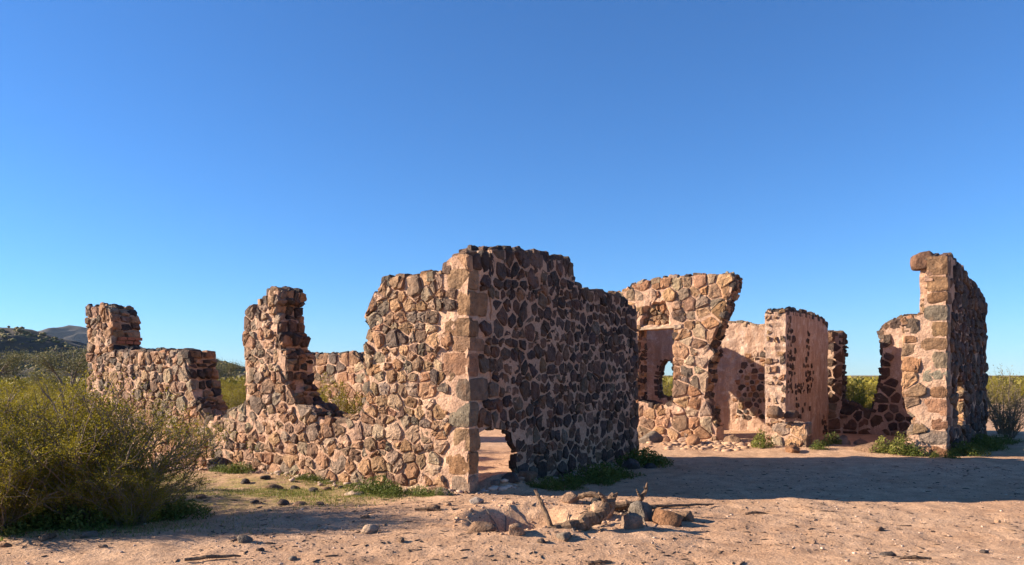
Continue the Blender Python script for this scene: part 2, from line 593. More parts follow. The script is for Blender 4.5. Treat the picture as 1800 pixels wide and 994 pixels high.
        W = [O + U * v[0] + Vv * v[1] + Nn * v[2] for v in V]
        c = O + U * cx + Vv * cy
        vis = Nn.dot((CAMP - c).normalized())
        size = max(0.02, vis) * abs(area2(out)) / (c - CAMP).length_squared
        self.stones.append((size, W, F, color or self.tone(), name))

    def block(self, corner, A, B, z0, z1, a, b, color=None, name='quoin', proud=0.012):
        """squared corner stone: from the corner a along A, b along B"""
        rng = self.rng
        k = 4
        c = corner + A * (a / 2 - proud / 2) + B * (b / 2 - proud / 2) + Vector((0, 0, (z0 + z1) / 2))
        hx, hy, hz = a / 2 + proud / 2, b / 2 + proud / 2, (z1 - z0) / 2
        V = []; F = []; vid = {}
        sd = rng.randint(0, 9999)

        def vert(i, j, l):
            key = (i, j, l)
            if key not in vid:
                p = np.array([(i / k * 2 - 1), (j / k * 2 - 1), (l / k * 2 - 1)])
                s = np.sign(p) * np.minimum(1, np.abs(p) * 1.6 if False else np.abs(p))
                # pull edges and corners in to round them
                m = sorted(np.abs(s)); r = 1 - 0.05 * max(0, m[1] - 0.6) / 0.4 - 0.05 * max(0, m[0] - 0.6) / 0.4
                s = s * r
                q = s * np.array([hx, hy, hz])
                nn = noise3(q[None] * 1.0 + sd * 0.37, 7, sd)[0] * 0.012
                q = q + np.sign(s) * nn + np.array([rng.uniform(-.006, .006) for _ in range(3)])
                vid[key] = len(V)
                V.append(c + A * q[0] + B * q[1] + Vector((0, 0, q[2])))
            return vid[key]
        for i in range(k):
            for j in range(k):
                for side in (0, k):
                    f1 = (vert(i, j, side), vert(i + 1, j, side), vert(i + 1, j + 1, side), vert(i, j + 1, side))
                    f2 = (vert(i, side, j), vert(i + 1, side, j), vert(i + 1, side, j + 1), vert(i, side, j + 1))
                    f3 = (vert(side, i, j), vert(side, i + 1, j), vert(side, i + 1, j + 1), vert(side, i, j + 1))
                    for f in (f1, f2, f3):
                        p = [V[q] for q in f]
                        nn = (p[1] - p[0]).cross(p[2] - p[0])
                        F.append(f if nn.dot(sum(p, Vector()) / 4 - c) > 0 else f[::-1])
        self.stones.append((a * (z1 - z0) / (c - CAMP).length_squared, V, F, color or self.tone(), name))

    def face(self, O, U, Vv, Nn, loops, size=(0.16, 0.30), row=(0.15, 0.24), gap=0.022, proud=(0.02, 0.05),
             keep=None, palette=None, rmax=0.21, over=0.03, grow=0.0, edge=0.05, density=1.0, depth=0.07, jit=0.2, chink=0.0):
        """rubble: jittered rows of sites, Voronoi cells, one stone in each"""
        rng = self.rng
        us = [p[0] for p in loops[0]]; vs = [p[1] for p in loops[0]]
        v0, v1, u0, u1 = min(vs), max(vs), min(us), max(us)
        sites = []
        v = v0 + rng.uniform(0, .1)
        while v < v1:
            big = 1 + grow * max(0, 1 - (v - v0) / 1.2)
            h = rng.uniform(*row) * big
            u = u0 - rng.uniform(0, size[1])
            while u < u1 + .2:
                w = rng.uniform(*size) * big
                a = u + w / 2 + rng.uniform(-.16, .16) * w
                b = v + h / 2 + rng.uniform(-jit, jit) * h
                sites.append((a, b, w, h, (.5 * min(w, h * 1.3) * rng.uniform(.55, 1.35)) ** 2))
                # some cells hold two small stones instead of one
                u += w
            v += h * 0.93
        good = []
        for s in sites:
            if inside(loops[0], s[0], s[1]) and not any(inside(h, s[0], s[1]) for h in loops[1:]):
                dd = min(seg_dist(s[0], s[1], lp[i], lp[(i + 1) % len(lp)]) for lp in loops for i in range(len(lp)))
                if dd > edge: good.append(s)
        for _ in range(int(len(good) * chink)):
            s = rng.choice(good); o = rng.choice(good)
            for _t in range(60):
                if 0.01 < (s[0] - o[0]) ** 2 + (s[1] - o[1]) ** 2 < .09: break
                o = rng.choice(good)
            else: continue
            if keep and not keep(s[0], s[1]): continue
            q = (s[0] - o[0]) ** 2 + (s[1] - o[1]) ** 2
            tt = .5 + (s[4] - o[4]) / (2 * q)
            cx, cy = s[0] + (o[0] - s[0]) * tt + rng.uniform(-.05, .05), s[1] + (o[1] - s[1]) * tt + rng.uniform(-.05, .05)
            if not inside(loops[0], cx, cy): continue
            r = rng.uniform(.032, .06); a0 = rng.random() * 6
            pc = [(cx + r * rng.uniform(.7, 1.5) * math.cos(a0 + k * 1.047), cy + r * rng.uniform(.6, 1.1) * math.sin(a0 + k * 1.047)) for k in range(6)]
            self.stone(O, U, Vv, Nn, pc, rng.uniform(.012, .03), self.tone(palette), gap=0.0, depth=.05)
        for s in good:
            if rng.random() > density: continue
            if keep and not keep(s[0], s[1]): continue
            poly = [(s[0] + rmax * 1.02 * math.cos(q * math.pi / 4 + .3) * min(1.25, s[2] / .22), s[1] + rmax * math.sin(q * math.pi / 4 + .3)) for q in range(8)] if rmax else []
            for o in good:
                if o is s: continue
                dx, dy = o[0] - s[0], o[1] - s[1]; q = dx * dx + dy * dy
                if q > 0.64 or q < 1e-9: continue
                tt = .5 + (s[4] - o[4]) / (2 * q)
                poly = clip_half(poly, dx, dy, dx * (s[0] + dx * tt) + dy * (s[1] + dy * tt))
                if len(poly) < 3: break
            for lp in loops:
                if len(poly) < 3: break
                for i in range(len(lp)):
                    a = lp[i]; b = lp[(i + 1) % len(lp)]
                    if seg_dist(s[0], s[1], a, b) > 0.3: continue
                    tx, ty = b[0] - a[0], b[1] - a[1]; L = math.hypot(tx, ty)
                    if L < 1e-6: continue
                    nx, ny = ty / L, -tx / L
                    dist = nx * (a[0] - s[0]) + ny * (a[1] - s[1])
                    if dist < 0: nx, ny, dist = -nx, -ny, -dist
                    if dist < edge * 0.6: continue
                    poly = clip_half(poly, nx, ny, nx * s[0] + ny * s[1] + dist + over * rng.uniform(-.2, 1))
                    if len(poly) < 3: break
            if len(poly) < 3 or abs(area2(poly)) < 0.004: continue
            self.stone(O, U, Vv, Nn, poly, rng.uniform(*proud), self.tone(palette), gap=gap * rng.uniform(.6, 1.5), depth=depth)

    def front(self, loops, **kw):
        O = self.P.copy(); self.face(O, self.d, Vector((0, 0, 1)), -self.n, loops, **kw)

    def rim(self, loop, segs=None, proud=(0.02, 0.06), palette=None, size=(.10, .32), T=None, t0=0.0, hole=False, cols=None, gap=0.012, zmin=0.1, skip=0.06):
        """stones along the broken edges of the wall, across its thickness"""
        rng = self.rng
        T = T or self.T
        s = 1 if area2(loop) > 0 else -1
        if hole: s = -s
        n = len(loop)
        for i in range(n):
            if segs is not None and i not in segs: continue
            a = loop[i]; b = loop[(i + 1) % n]
            L = math.hypot(b[0] - a[0], b[1] - a[1])
            if L < 0.05 or max(a[1], b[1]) < zmin: continue
            tx, ty = (b[0] - a[0]) / L, (b[1] - a[1]) / L
            nx, ny = ty * s, -tx * s
            O = self.pt(a[0], a[1], t0); U = self.d * tx + Vector((0, 0, ty)); Nn = self.d * nx + Vector((0, 0, ny))
            q = 0.0
            while q < L - 0.03:
                w = min(rng.uniform(*size) * (0.7 if abs(ty) > .6 else 1), L - q + 0.05)
                k = cols or rng.choice((2, 3, 3, 4))
                cuts = sorted([0] + [T * (j / k + rng.uniform(-.12, .12) / k) for j in range(1, k)] + [T])
                for j in range(k):
                    p0, p1 = cuts[j] + (-.015 if j == 0 else 0), cuts[j + 1]
                    jt = lambda: rng.uniform(-.034, .034)
                    if rng.random() < skip: continue
                    poly = [(q + jt(), p0 + jt()), (q + w + jt(), p0 + jt()), (q + w + jt(), p1 + jt()), (q + jt(), p1 + jt())]
                    self.stone(O, U, self.n, Nn, poly, rng.uniform(*proud) * rng.uniform(.5, 1.4), self.tone(palette), gap=gap * rng.uniform(.6, 2.2), depth=0.10, flat=0.5)
                q += w

    def finish(self, most=300):
        st = sorted(self.stones, key=lambda s: -s[0])
        for size, W, F, c, name in st[:most]:
            ctr = sum(W, Vector()) / len(W)
            me = make_mesh(name, [tuple(v - ctr) for v in W], F, False, c, [M_STONE])
            link(name, me, self.root, ctr - self.loc)
        rest = st[most:]
        if rest:
            V = []; F = []; Cc = []
            for size, W, f, c, name in rest:
                o = len(V); V += [tuple(v - self.loc) for v in W]; F += [tuple(i + o for i in q) for q in f]; Cc += [c] * len(W)
            o = link('small_stones', make_mesh('small_stones', V, F, False, np.array(Cc, np.float32), [M_STONE]), self.root)
            o['kind'] = 'stuff'
        return self.root


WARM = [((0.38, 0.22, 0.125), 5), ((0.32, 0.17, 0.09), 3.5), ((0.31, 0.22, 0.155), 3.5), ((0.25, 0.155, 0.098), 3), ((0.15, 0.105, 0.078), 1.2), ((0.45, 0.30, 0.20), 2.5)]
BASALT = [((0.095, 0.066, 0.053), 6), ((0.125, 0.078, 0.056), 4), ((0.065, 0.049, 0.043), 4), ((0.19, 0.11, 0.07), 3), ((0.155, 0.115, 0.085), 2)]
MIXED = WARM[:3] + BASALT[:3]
CORNER = [((0.29, 0.165, 0.092), 5), ((0.24, 0.175, 0.125), 3), ((0.24, 0.12, 0.065), 2)]

dA = (-.842, .539); inA = (.539, .842)
dB = (.539, .842); inB = (-.842, .539)
PAB = (-.57, 10.36)
UP = Vector((0, 0, 1))

# ---- long sunlit wall with the two window gaps
A = [(0.0, -0.22), (0.0, 3.22), (0.24, 3.24), (0.4, 3.17), (0.43, 3.0), (0.83, 3.0), (1.36, 3.0), (1.55, 2.94), (1.68, 2.8), (1.75, 2.67), (1.85, 2.46), (1.77, 2.28), (1.93, 2.0), (1.84, 1.73), (1.8, 1.43), (1.87, 1.25), (2.0, 1.03), (2.25, 0.9), (2.55, 0.88), (2.83, 0.96), (3.07, 1.11), (3.35, 1.13), (3.48, 1.35), (3.58, 1.5), (3.56, 1.93), (3.68, 1.97), (3.66, 2.24), (3.77, 2.28), (3.76, 2.50), (3.86, 2.54), (3.84, 2.74), (3.76, 2.80), (3.74, 2.97), (3.98, 3.0), (4.02, 2.86), (4.2, 2.84), (4.24, 2.76), (4.44, 2.74), (4.58, 2.63), (4.61, 2.16), (4.58, 1.88), (4.55, 1.41), (4.55, 1.17), (4.75, 1.07), (5.03, 0.98), (5.24, 0.85), (5.64, 0.82), (5.88, 1.14), (6.07, 1.54), (6.09, 2.0), (8.38, 2.07), (8.47, 2.19), (8.51, 2.78), (8.71, 2.94), (9.38, 2.99), (9.34, 1.42), (9.32, -0.22)]
wa = Masonry('rubble_wall', 'long sunlit rubble stone wall with two broken window gaps, left of the corner', 'stone wall', PAB, dA, inA, 0.56, WARM, 'ruined walls', seed=11)
wa.core([A], amp=.019, back=lambda u, z: 0.22 if (z < 0.88 and u < 1.15) else 0.56)
QH = [0.0]
rq = random.Random(5)
while QH[-1] < 3.0: QH.append(QH[-1] + rq.uniform(.2, .36))
QH = [q - 0.05 for q in QH]; QH[-1] = min(QH[-1], 3.26)
qlen = []
for i in range(len(QH) - 1):
    lo = i % 2
    a = rq.uniform(.34, .46) if lo else rq.uniform(.2, .3)
    b = rq.uniform(.2, .27) if (lo or QH[i] < 0.8) else rq.uniform(.34, .44)
    qlen.append((QH[i], QH[i + 1], a, b))
    wa.block(wa.P, wa.d, wa.n, QH[i] + .008, QH[i + 1] - .008, a, b, wa.tone(CORNER))


def q_at(z, side):
    for z0, z1, a, b in qlen:
        if z0 - .02 <= z < z1 + .02: return (a, b)[side] + 0.06
    return 0.05


wa.front([A], keep=lambda u, z: u > q_at(z, 0), size=(.10, .29), row=(.11, .22), gap=.011, grow=.4, proud=(.012, .046), rmax=.23, chink=.7, jit=.26)
wa.rim(A, segs=range(3, len(A) - 1), palette=MIXED, proud=(.02, .07))
wa.rim(A, segs=(1, 2), palette=BASALT, proud=(.02, .06))
# a course of red bricks in the broken side of the left-hand pier
for k in range(2):
    for j in range(3):
        c = wa.pt(8.44, 2.24 + k * .075, .14 + j * .16 + k * .03)
        bx = [(sx * .05, sy * .07, sz * .03) for sx in (-1, 1) for sy in (-1, 1) for sz in (-1, 1)]
        bv = [wa.d * p[0] + wa.n * p[1] + UP * p[2] for p in bx]
        me = make_mesh('brick', bv, [(0, 1, 3, 2), (4, 6, 7, 5), (0, 4, 5, 1), (2, 3, 7, 6), (0, 2, 6, 4), (1, 5, 7, 3)], False, None, [M_BRICK])
        link('brick', me, wa.root, c - wa.loc)
wa.finish()

# ---- tall shadowed wall of dark stones
B = [(0.5, 0.84), (0.5, 3.36), (1.06, 3.43), (1.7, 3.46), (2.05, 3.43), (2.89, 3.50), (3.0, 3.12), (3.4, 3.08), (4.07, 3.06), (4.66, 3.08), (5.09, 3.07), (5.15, 2.89), (5.58, 2.86), (5.58, -0.25), (1.21, -0.25), (1.20, 0.13), (1.15, 0.30), (1.16, 0.52), (1.06, 0.60), (1.0, 0.76), (0.82, 0.80), (0.64, 0.84)]
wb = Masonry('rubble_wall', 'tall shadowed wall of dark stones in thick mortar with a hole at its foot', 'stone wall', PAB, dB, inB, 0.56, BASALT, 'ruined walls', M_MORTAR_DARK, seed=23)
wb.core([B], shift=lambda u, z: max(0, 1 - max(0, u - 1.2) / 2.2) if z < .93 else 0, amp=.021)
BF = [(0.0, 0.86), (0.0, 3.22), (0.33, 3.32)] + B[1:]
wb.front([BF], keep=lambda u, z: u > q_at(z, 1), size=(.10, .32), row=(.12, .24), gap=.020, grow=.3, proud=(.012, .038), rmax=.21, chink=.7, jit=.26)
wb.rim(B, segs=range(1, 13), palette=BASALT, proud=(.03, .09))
wb.rim(B, segs=range(15, 22), palette=BASALT, proud=(.0, .02), T=.1, cols=1)
wb.finish()

# ---- far back wall of that room
PH = (2.37, 15.)
Hh = [(6.5, -0.2), (6.72, 1.49), (7.03, 1.63), (7.09, 1.88), (7.24, 2.02), (7.41, 2.14), (7.64, 2.15), (8.65, 2.12), (9.6, 2.13), (9.92, 1.9), (9.97, -0.2)]
wh = Masonry('rubble_wall', 'low sunlit rubble wall seen through the right-hand window gap', 'stone wall', PH, dA, inA, 0.5, WARM, 'ruined walls', seed=31)
wh.core([Hh])
wh.front([Hh], size=(.2, .42), row=(.17, .28), gap=.011, proud=(.015, .04), rmax=.26, chink=.4)
wh.rim(Hh, segs=range(0, 10), palette=MIXED)
wh.finish()

# ---- overhanging fragment with the timber lintel
PF = (8.55, 15.2)
C = [(4.58, -0.2), (4.58, 0.4), (4.7, 0.57), (4.73, 0.87), (4.88, 1.09), (4.81, 1.48), (4.78, 1.91), (4.65, 2.09), (4.77, 2.27), (4.61, 2.52), (4.52, 2.73), (4.39, 3.07), (4.34, 3.33), (4.22, 3.57), (4.18, 3.74), (4.26, 3.89), (4.92, 3.91), (5.33, 3.91), (5.83, 3.91), (6.36, 3.87), (6.67, 3.8), (6.82, 3.67), (7.08, 3.63), (7.08, -0.22)]
CW = [(6.53, 2.69), (5.63, 2.69), (5.63, 1.87), (5.65, 1.0), (6.0, 0.87), (6.26, 0.94), (6.53, 0.99)]
CC = [(6.44, 2.8), (6.41, 3.11), (6.19, 3.3), (5.83, 3.33), (5.72, 3.15), (5.8, 2.95), (5.69, 2.8)]
wc = Masonry('wall_fragment', 'overhanging rubble wall fragment with a window under a timber lintel', 'stone wall', PF, dA, inA, 0.56, WARM, 'ruined walls', seed=41)
wc.core([C, CW], front=lambda u, z: .17 if inside(CC, u, z) else 0)
wc.front([C, CW, CC], size=(.15, .40), row=(.15, .30), gap=.011, proud=(.015, .055), grow=.15, rmax=.28, chink=.6)
wc.face(wc.P + wc.n * .15, wc.d, UP, -wc.n, [CC], size=(.10, .2), row=(.09, .16), gap=.008, proud=(.02, .08), palette=WARM, edge=.02)
wc.rim(C, segs=range(1, 22), palette=MIXED, proud=(.02, .07))
wc.rim(CW, segs=(1, 2, 3, 4, 5, 6), hole=True, palette=MIXED, proud=(.005, .03))
Vp = []
rp = random.Random(3)
for i in range(9):
    u = 6.60 - i * 1.16 / 8
    for (t, z) in ((-.035, 2.69), (-.035, 2.745), (.12, 2.75), (.12, 2.69)):
        Vp.append(tuple(wc.pt(u, z + rp.uniform(-.006, .006) + .0035 * i, t + rp.uniform(-.006, .006)) - wc.loc))
Fp = [(0, 1, 2, 3), (35, 34, 33, 32)]
for i in range(8):
    for k in range(4): Fp.append((i * 4 + k, i * 4 + 4 + k, i * 4 + 4 + (k + 1) % 4, i * 4 + (k + 1) % 4))
ln = link('lintel', make_mesh('lintel', Vp, Fp, False, None, [M_PLANK]), wc.root)
ln['label'] = 'weathered timber lintel plank over the window'
wc.finish()

# ---- plastered back wall with the arched hole
PL = (9.85, 20.)
D = [(2.3, -0.3), (2.3, 2.88), (3.17, 2.97), (3.52, 3.0), (3.74, 3.08), (4.05, 3.12), (4.44, 3.12), (4.97, 3.15), (5.66, 3.2), (6.38, 3.15), (7.3, 3.0), (7.3, -0.3)]
DH = [(6.47, 1.51), (6.36, 1.89), (6.21, 2.08), (6.03, 2.01), (5.94, 1.69), (5.86, 0.95), (6.43, 0.93)]
wd = Masonry('plastered_wall', 'plastered back wall, half in shade, with a ragged arched hole', 'stone wall', PL, dA, inA, 0.45, MIXED, 'ruined walls', M_PLASTER, seed=51)
wd.core([D, DH], amp=.026)
wd.front([D, DH], size=(.12, .24), row=(.13, .2), gap=.022, proud=(.014, .034), density=.95, depth=.05,
         keep=lambda u, z: float(vnoise(u * 1.3 + 4.2, z * 1.5, 77)) + .35 * (1.6 - z) * (0.6 if u > 5.2 else 1) > .16)
wd.rim(D, segs=range(1, 11), palette=WARM, proud=(.02, .07))
wd.rim(DH, segs=range(0, 7), hole=True, palette=BASALT, proud=(.0, .04))
wd.finish()

# ---- side wall that shades the plastered room (its far end shows behind the fragment)
dS = (.539, .842); inS = (-.842, .539)
PS = (0.84, 19.44)
S = [(0.3, -0.2), (0.3, 3.6), (1.6, 3.65), (3.2, 3.75), (4.6, 3.7), (5.3, 3.6), (5.3, -0.2), (3.62, -0.2), (3.55, 2.95), (3.2, 2.6), (2.7, 2.25), (2.0, 2.2), (2.0, -0.2)]
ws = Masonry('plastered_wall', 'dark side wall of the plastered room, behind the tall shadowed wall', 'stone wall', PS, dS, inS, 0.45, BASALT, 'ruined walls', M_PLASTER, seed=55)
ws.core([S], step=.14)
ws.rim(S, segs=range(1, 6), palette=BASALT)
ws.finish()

# ---- free-standing plastered cross wall
PE = (6.0, 17.0); dE = (.559, .829); inE = (-.829, .559)
E_ = [(0.0, -0.2), (0.0, 3.0), (0.2, 3.04), (0.63, 3.06), (1.79, 3.08), (3.01, 3.08), (3.71, 3.05), (4.3, 2.94), (4.3, -0.2)]
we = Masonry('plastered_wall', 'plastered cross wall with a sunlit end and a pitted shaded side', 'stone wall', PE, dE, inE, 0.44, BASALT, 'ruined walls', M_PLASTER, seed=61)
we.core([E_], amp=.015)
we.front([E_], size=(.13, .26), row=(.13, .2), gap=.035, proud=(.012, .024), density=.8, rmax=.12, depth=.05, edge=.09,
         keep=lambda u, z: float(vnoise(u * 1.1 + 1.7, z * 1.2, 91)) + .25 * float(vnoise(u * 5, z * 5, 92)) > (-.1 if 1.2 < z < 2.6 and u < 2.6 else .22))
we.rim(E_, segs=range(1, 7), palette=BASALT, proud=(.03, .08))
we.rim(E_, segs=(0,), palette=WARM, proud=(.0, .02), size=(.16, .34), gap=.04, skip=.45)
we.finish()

# ---- shaded back wall with its window gap
Fw = [(-2.0, -0.3), (-2.0, 2.43), (-1.53, 2.66), (-1.04, 3.03), (-0.62, 3.15), (-0.24, 3.13), (-0.04, 3.05), (0.17, 2.95), (0.33, 2.75), (0.29, 2.49), (0.26, 2.3), (0.29, 1.56), (0.37, 1.21), (0.45, 0.92), (0.51, 0.65), (0.74, 0.68), (0.83, 0.77), (1.25, 0.93), (1.22, 1.16), (1.2, 2.75), (1.75, 2.77), (1.75, -0.3)]
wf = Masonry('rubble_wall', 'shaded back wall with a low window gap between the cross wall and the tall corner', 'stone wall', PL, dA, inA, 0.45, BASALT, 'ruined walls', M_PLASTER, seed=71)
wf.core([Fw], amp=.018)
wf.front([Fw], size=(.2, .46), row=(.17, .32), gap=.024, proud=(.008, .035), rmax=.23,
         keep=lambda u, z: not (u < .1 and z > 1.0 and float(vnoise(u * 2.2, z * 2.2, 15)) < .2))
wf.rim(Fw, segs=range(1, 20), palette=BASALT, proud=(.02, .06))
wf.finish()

# ---- tall corner: sunlit front return and long shaded side
T_ = [(0.0, -0.24), (0.0, 3.95), (0.15, 3.86), (0.35, 3.66), (0.35, 3.39), (0.43, 3.02), (0.41, 2.84), (0.6, 2.79), (0.78, 2.71), (0.78, 1.26), (0.70, 0.9), (0.58, 0.77), (0.59, 0.63), (0.68, 0.5), (0.74, 0.24), (0.76, -0.12)]
wt = Masonry('wall_corner', 'tall sunlit wall corner of squared stones with a round boulder on top', 'stone wall', PF, dA, inA, 0.5, WARM, 'ruined walls', seed=81)
wt.core([T_])
th = [-.1]
rt = random.Random(9)
while th[-1] < 3.5: th.append(th[-1] + rt.uniform(.26, .37))
th.append(3.97)
dR = Vector((.631, .776, 0)).normalized()
tl = []
for i in range(len(th) - 1):
    a = rt.uniform(.36, .56) if i % 2 else rt.uniform(.26, .34)
    if th[i] > 2.85: a = .36
    b = rt.uniform(.25, .36) if i % 2 else rt.uniform(.4, .55)
    tl.append((th[i], th[i + 1], a, b))
    wt.block(wt.P, wt.d, dR, th[i] + .008, th[i + 1] - .008, a, b, wt.tone(CORNER if i % 4 != 1 else [((0.24, 0.185, 0.14), 1)]))


def t_at(z, side):
    for z0, z1, a, b in tl:
        if z0 - .02 <= z < z1 + .02: return (a, b)[side] + 0.05
    return 0.05


wt.front([T_], keep=lambda u, z: u > t_at(z, 0) + .02, size=(.2, .4), row=(.2, .34), gap=.010, proud=(.015, .045), edge=.04, rmax=.28)
wt.rim(T_, segs=range(2, 15), palette=WARM, proud=(.01, .04))
R_ = [(0.0, -0.24), (0.0, 3.95), (0.29, 4.0), (0.9, 3.95), (2.1, 3.83), (2.35, 3.70), (3.0, 3.73), (4.1, 3.55), (4.25, 3.40), (4.85, 3.40), (4.85, -0.2)]
RH = [(0.95, 1.45), (1.4, 1.58), (1.72, 1.40), (1.76, 0.55), (0.95, 0.55)]
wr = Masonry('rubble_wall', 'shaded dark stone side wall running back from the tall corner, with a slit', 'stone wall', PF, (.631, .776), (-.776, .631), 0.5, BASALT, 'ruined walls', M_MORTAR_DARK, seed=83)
wr.core([[(.05, -.24), (.05, 3.9)] + R_[2:], RH])
wr.front([R_, RH], keep=lambda u, z: u > t_at(z, 1), size=(.24, .45), row=(.2, .3), gap=.024, proud=(.02, .07), rmax=.25)
wr.rim(R_, segs=range(1, 10), palette=BASALT, proud=(.04, .11), size=(.22, .36))
wr.rim(RH, segs=range(0, 5), hole=True, palette=WARM, proud=(.0, .04))
wt.finish(); wr.finish()


# ------------------------------------------------------------------ loose rocks
def ico(sub):
    import bmesh
    bm = bmesh.new(); bmesh.ops.create_icosphere(bm, subdivisions=sub, radius=1)
    v = np.array([q.co[:] for q in bm.verts]); f = np.array([[q.index for q in p.verts] for p in bm.faces]); bm.free()
    return v, f


ICO = {k: ico(k) for k in (1, 2, 3)}


def rock_mesh(seed, size, color, sub=3, cuts=14, name='rock', rough=.10):
    rng = np.random.default_rng(seed)
    v, f = ICO[sub]; v = v.copy()
    for _ in range(cuts):
        n = rng.normal(size=3); n /= np.linalg.norm(n); d = rng.uniform(.55, .85)
        s = v @ n; m = s > d
        v[m] -= np.outer(s[m] - d, n)
    v *= (1 + rough * noise3(v + seed * 1.7, 3.0, seed) + rough * .6 * noise3(v + seed, 8.0, seed))[:, None]
    v *= np.array(size)
    v[:, 2] = np.maximum(v[:, 2], -size[2] * .55)
    return make_mesh(name, v, f, False, color, [M_STONE])


def put_rock(x, y, size, color, label, group=None, seed=0, sub=3, rz=0.0, sink=.35, z=None, name='rock', cat='rock', cuts=14):
    me = rock_mesh(seed, size, color, sub, cuts)
    zz = gh(x, y) + size[2] * (.55 - sink) if z is None else z
    o = link(name, me, None, (x, y, zz)); o.rotation_euler = (0, 0, rz)
    return tag(o, label, cat, group)


TAN = (.40, .25, .16); RUST = (.26, .13, .065); GREY = (.215, .165, .125); DARK = (.085, .066, .058); BROWN = (.24, .145, .09)
PALE = (.46, .33, .235)
put_rock(8.28, 15.6, (.24, .22, .27), (.20, .105, .065), 'round brown boulder balanced on top of the tall wall corner', None, 101, z=3.87, name='boulder', cat='boulder', cuts=3)
put_rock(5.62, 16.55, (.20, .20, .17), (.19, .115, .075), 'rounded brown boulder resting on the low block before the cross wall', None, 102, z=.78, name='boulder', cat='boulder')
put_rock(5.98, 16.62, (.21, .18, .12), (.16, .10, .07), 'dark wedge stone beside the boulder on the low block', None, 103, z=.74)
# low squared block in front of the cross wall
wl = Masonry('masonry_block', 'low squared masonry block at the foot of the cross wall end', 'stone block', (6.22, 16.32), dA, inA, .5, WARM, seed=91)
BL = [(0.0, -.2), (0.0, .56), (.3, .58), (.72, .56), (.74, -.2)]
wl.core([BL]); wl.front([BL], size=(.22, .36), row=(.2, .26), gap=.014, proud=(.02, .04)); wl.rim(BL, segs=(0, 1, 2, 3), palette=WARM, proud=(.0, .02), size=(.3, .5))
wl.finish()
RK = [
    (5.75, 15.85, (.22, .18, .16), RUST, 'rust brown rock in front of the low masonry block', 1),
    (7.35, 17.3, (.26, .2, .19), GREY, 'large dark grey rock lying at the foot of the cross wall', 2),
    (7.75, 17.1, (.2, .17, .14), BROWN, 'brown rock next to the grey one below the shaded window gap', 3),
    (7.35, 15.75, (.42, .25, .17), BROWN, 'broad flat brown rock before the shaded window gap', 4),
    (3.15, 17.55, (.30, .24, .24), GREY, 'angular grey rock at the foot of the overhanging fragment', 5),
    (4.0, 17.1, (.25, .22, .22), (.33, .17, .09), 'rounded orange tan rock before the overhanging fragment', 6),
    (4.95, 17.35, (.28, .22, .17), BROWN, 'dark squared stone at the right foot of the overhanging fragment', 7),
    (2.08, 13.55, (.17, .15, .17), DARK, 'dark squared stone in the shade at the end of the tall wall', 8),
    (2.42, 13.6, (.13, .1, .07), DARK, 'small dark stone beside the shaded end of the tall wall', 9),
    (-1.44, 7.78, (.125, .09, .075), PALE, 'pale pink rock lying alone on the sand in the foreground', 10),
    (-4.55, 7.55, (.13, .09, .045), BROWN, 'flat brown stone at the edge of the big bush', 11),
    (-4.2, 7.7, (.11, .09, .06), GREY, 'flat grey stone beside the big bush', 12),
    (-4.75, 7.25, (.07, .05, .04), RUST, 'rusty cobble on the sand before the big bush', 13),
    (-4.45, 8.3, (.13, .11, .09), GREY, 'grey rock half hidden in the grass under the big bush', 14),
    (-4.95, 13.0, (.24, .2, .2), DARK, 'dark rock at the foot of the long wall near the bush', 15),
    (-4.55, 12.6, (.18, .15, .12), RUST, 'rusty rock at the foot of the long wall near the bush', 16),
    (-.02, 10.85, (.15, .12, .11), DARK, 'dark fallen stone on the sill of the hole in the tall wall', 31),
    (.22, 11.2, (.17, .13, .13), BROWN, 'brown fallen stone at the right of the hole in the tall wall', 32),
    (-.22, 10.72, (.10, .08, .07), GREY, 'small grey stone beside the corner at the wall hole', 33),
    (-.93, 10.15, (.15, .12, .09), GREY, 'grey footing stone by the wall corner', 17),
    (-2.1, 10.35, (.16, .10, .06), PALE, 'flat pale slab in the weeds below the long wall', 18),
]
for x, y, s, c, lab, sd in RK:
    put_rock(x, y, s, c, lab, 'loose rocks', 200 + sd, 3, sd * .7)
# dark stones strewn over the thin grass left of the corner
SG = [(-3.35, 10.9, .15), (-3.1, 11.05, .10), (-2.75, 10.75, .12), (-2.62, 10.95, .09), (-2.45, 11.1, .07), (-2.85, 9.65, .12), (-2.6, 9.55, .10), (-2.2, 11.2, .09),
      (-3.9, 11.3, .12), (-4.1, 10.2, .10), (-3.7, 11.6, .10), (-3.25, 9.75, .09), (-2.35, 9.5, .07)]
rank = order(SG)
for i, (x, y, s) in enumerate(SG):
    put_rock(x, y, (s, s * .75, s * .5), DARK if i % 3 else BROWN, rank[i] + ' from the left of the small dark stones strewn before the long wall', 'dark stones on the thin grass', 300 + i, 2, i)
SO = [(-.9, 8.8, .10), (-.75, 9.1, .06), (-2.5, 7.2, .10), (-2.25, 6.9, .05), (-1.05, 7.3, .06), (-3.7, 7.0, .05), (-1.9, 6.7, .06), (3.35, 6.9, .08), (3.9, 8.2, .08), (2.9, 7.5, .06), (4.9, 7.4, .05), (4.3, 7.05, .06), (-1.6, 8.5, .07), (5.4, 8.6, .06)]
rank = order(SO)
for i, (x, y, s) in enumerate(SO):
    put_rock(x, y, (s, s * .7, s * .55), (BROWN, TAN, GREY, DARK)[i % 4], rank[i] + ' from the left of the fist-sized stones on the open foreground sand', 'stones on the open sand', 400 + i, 2, i * 1.3)

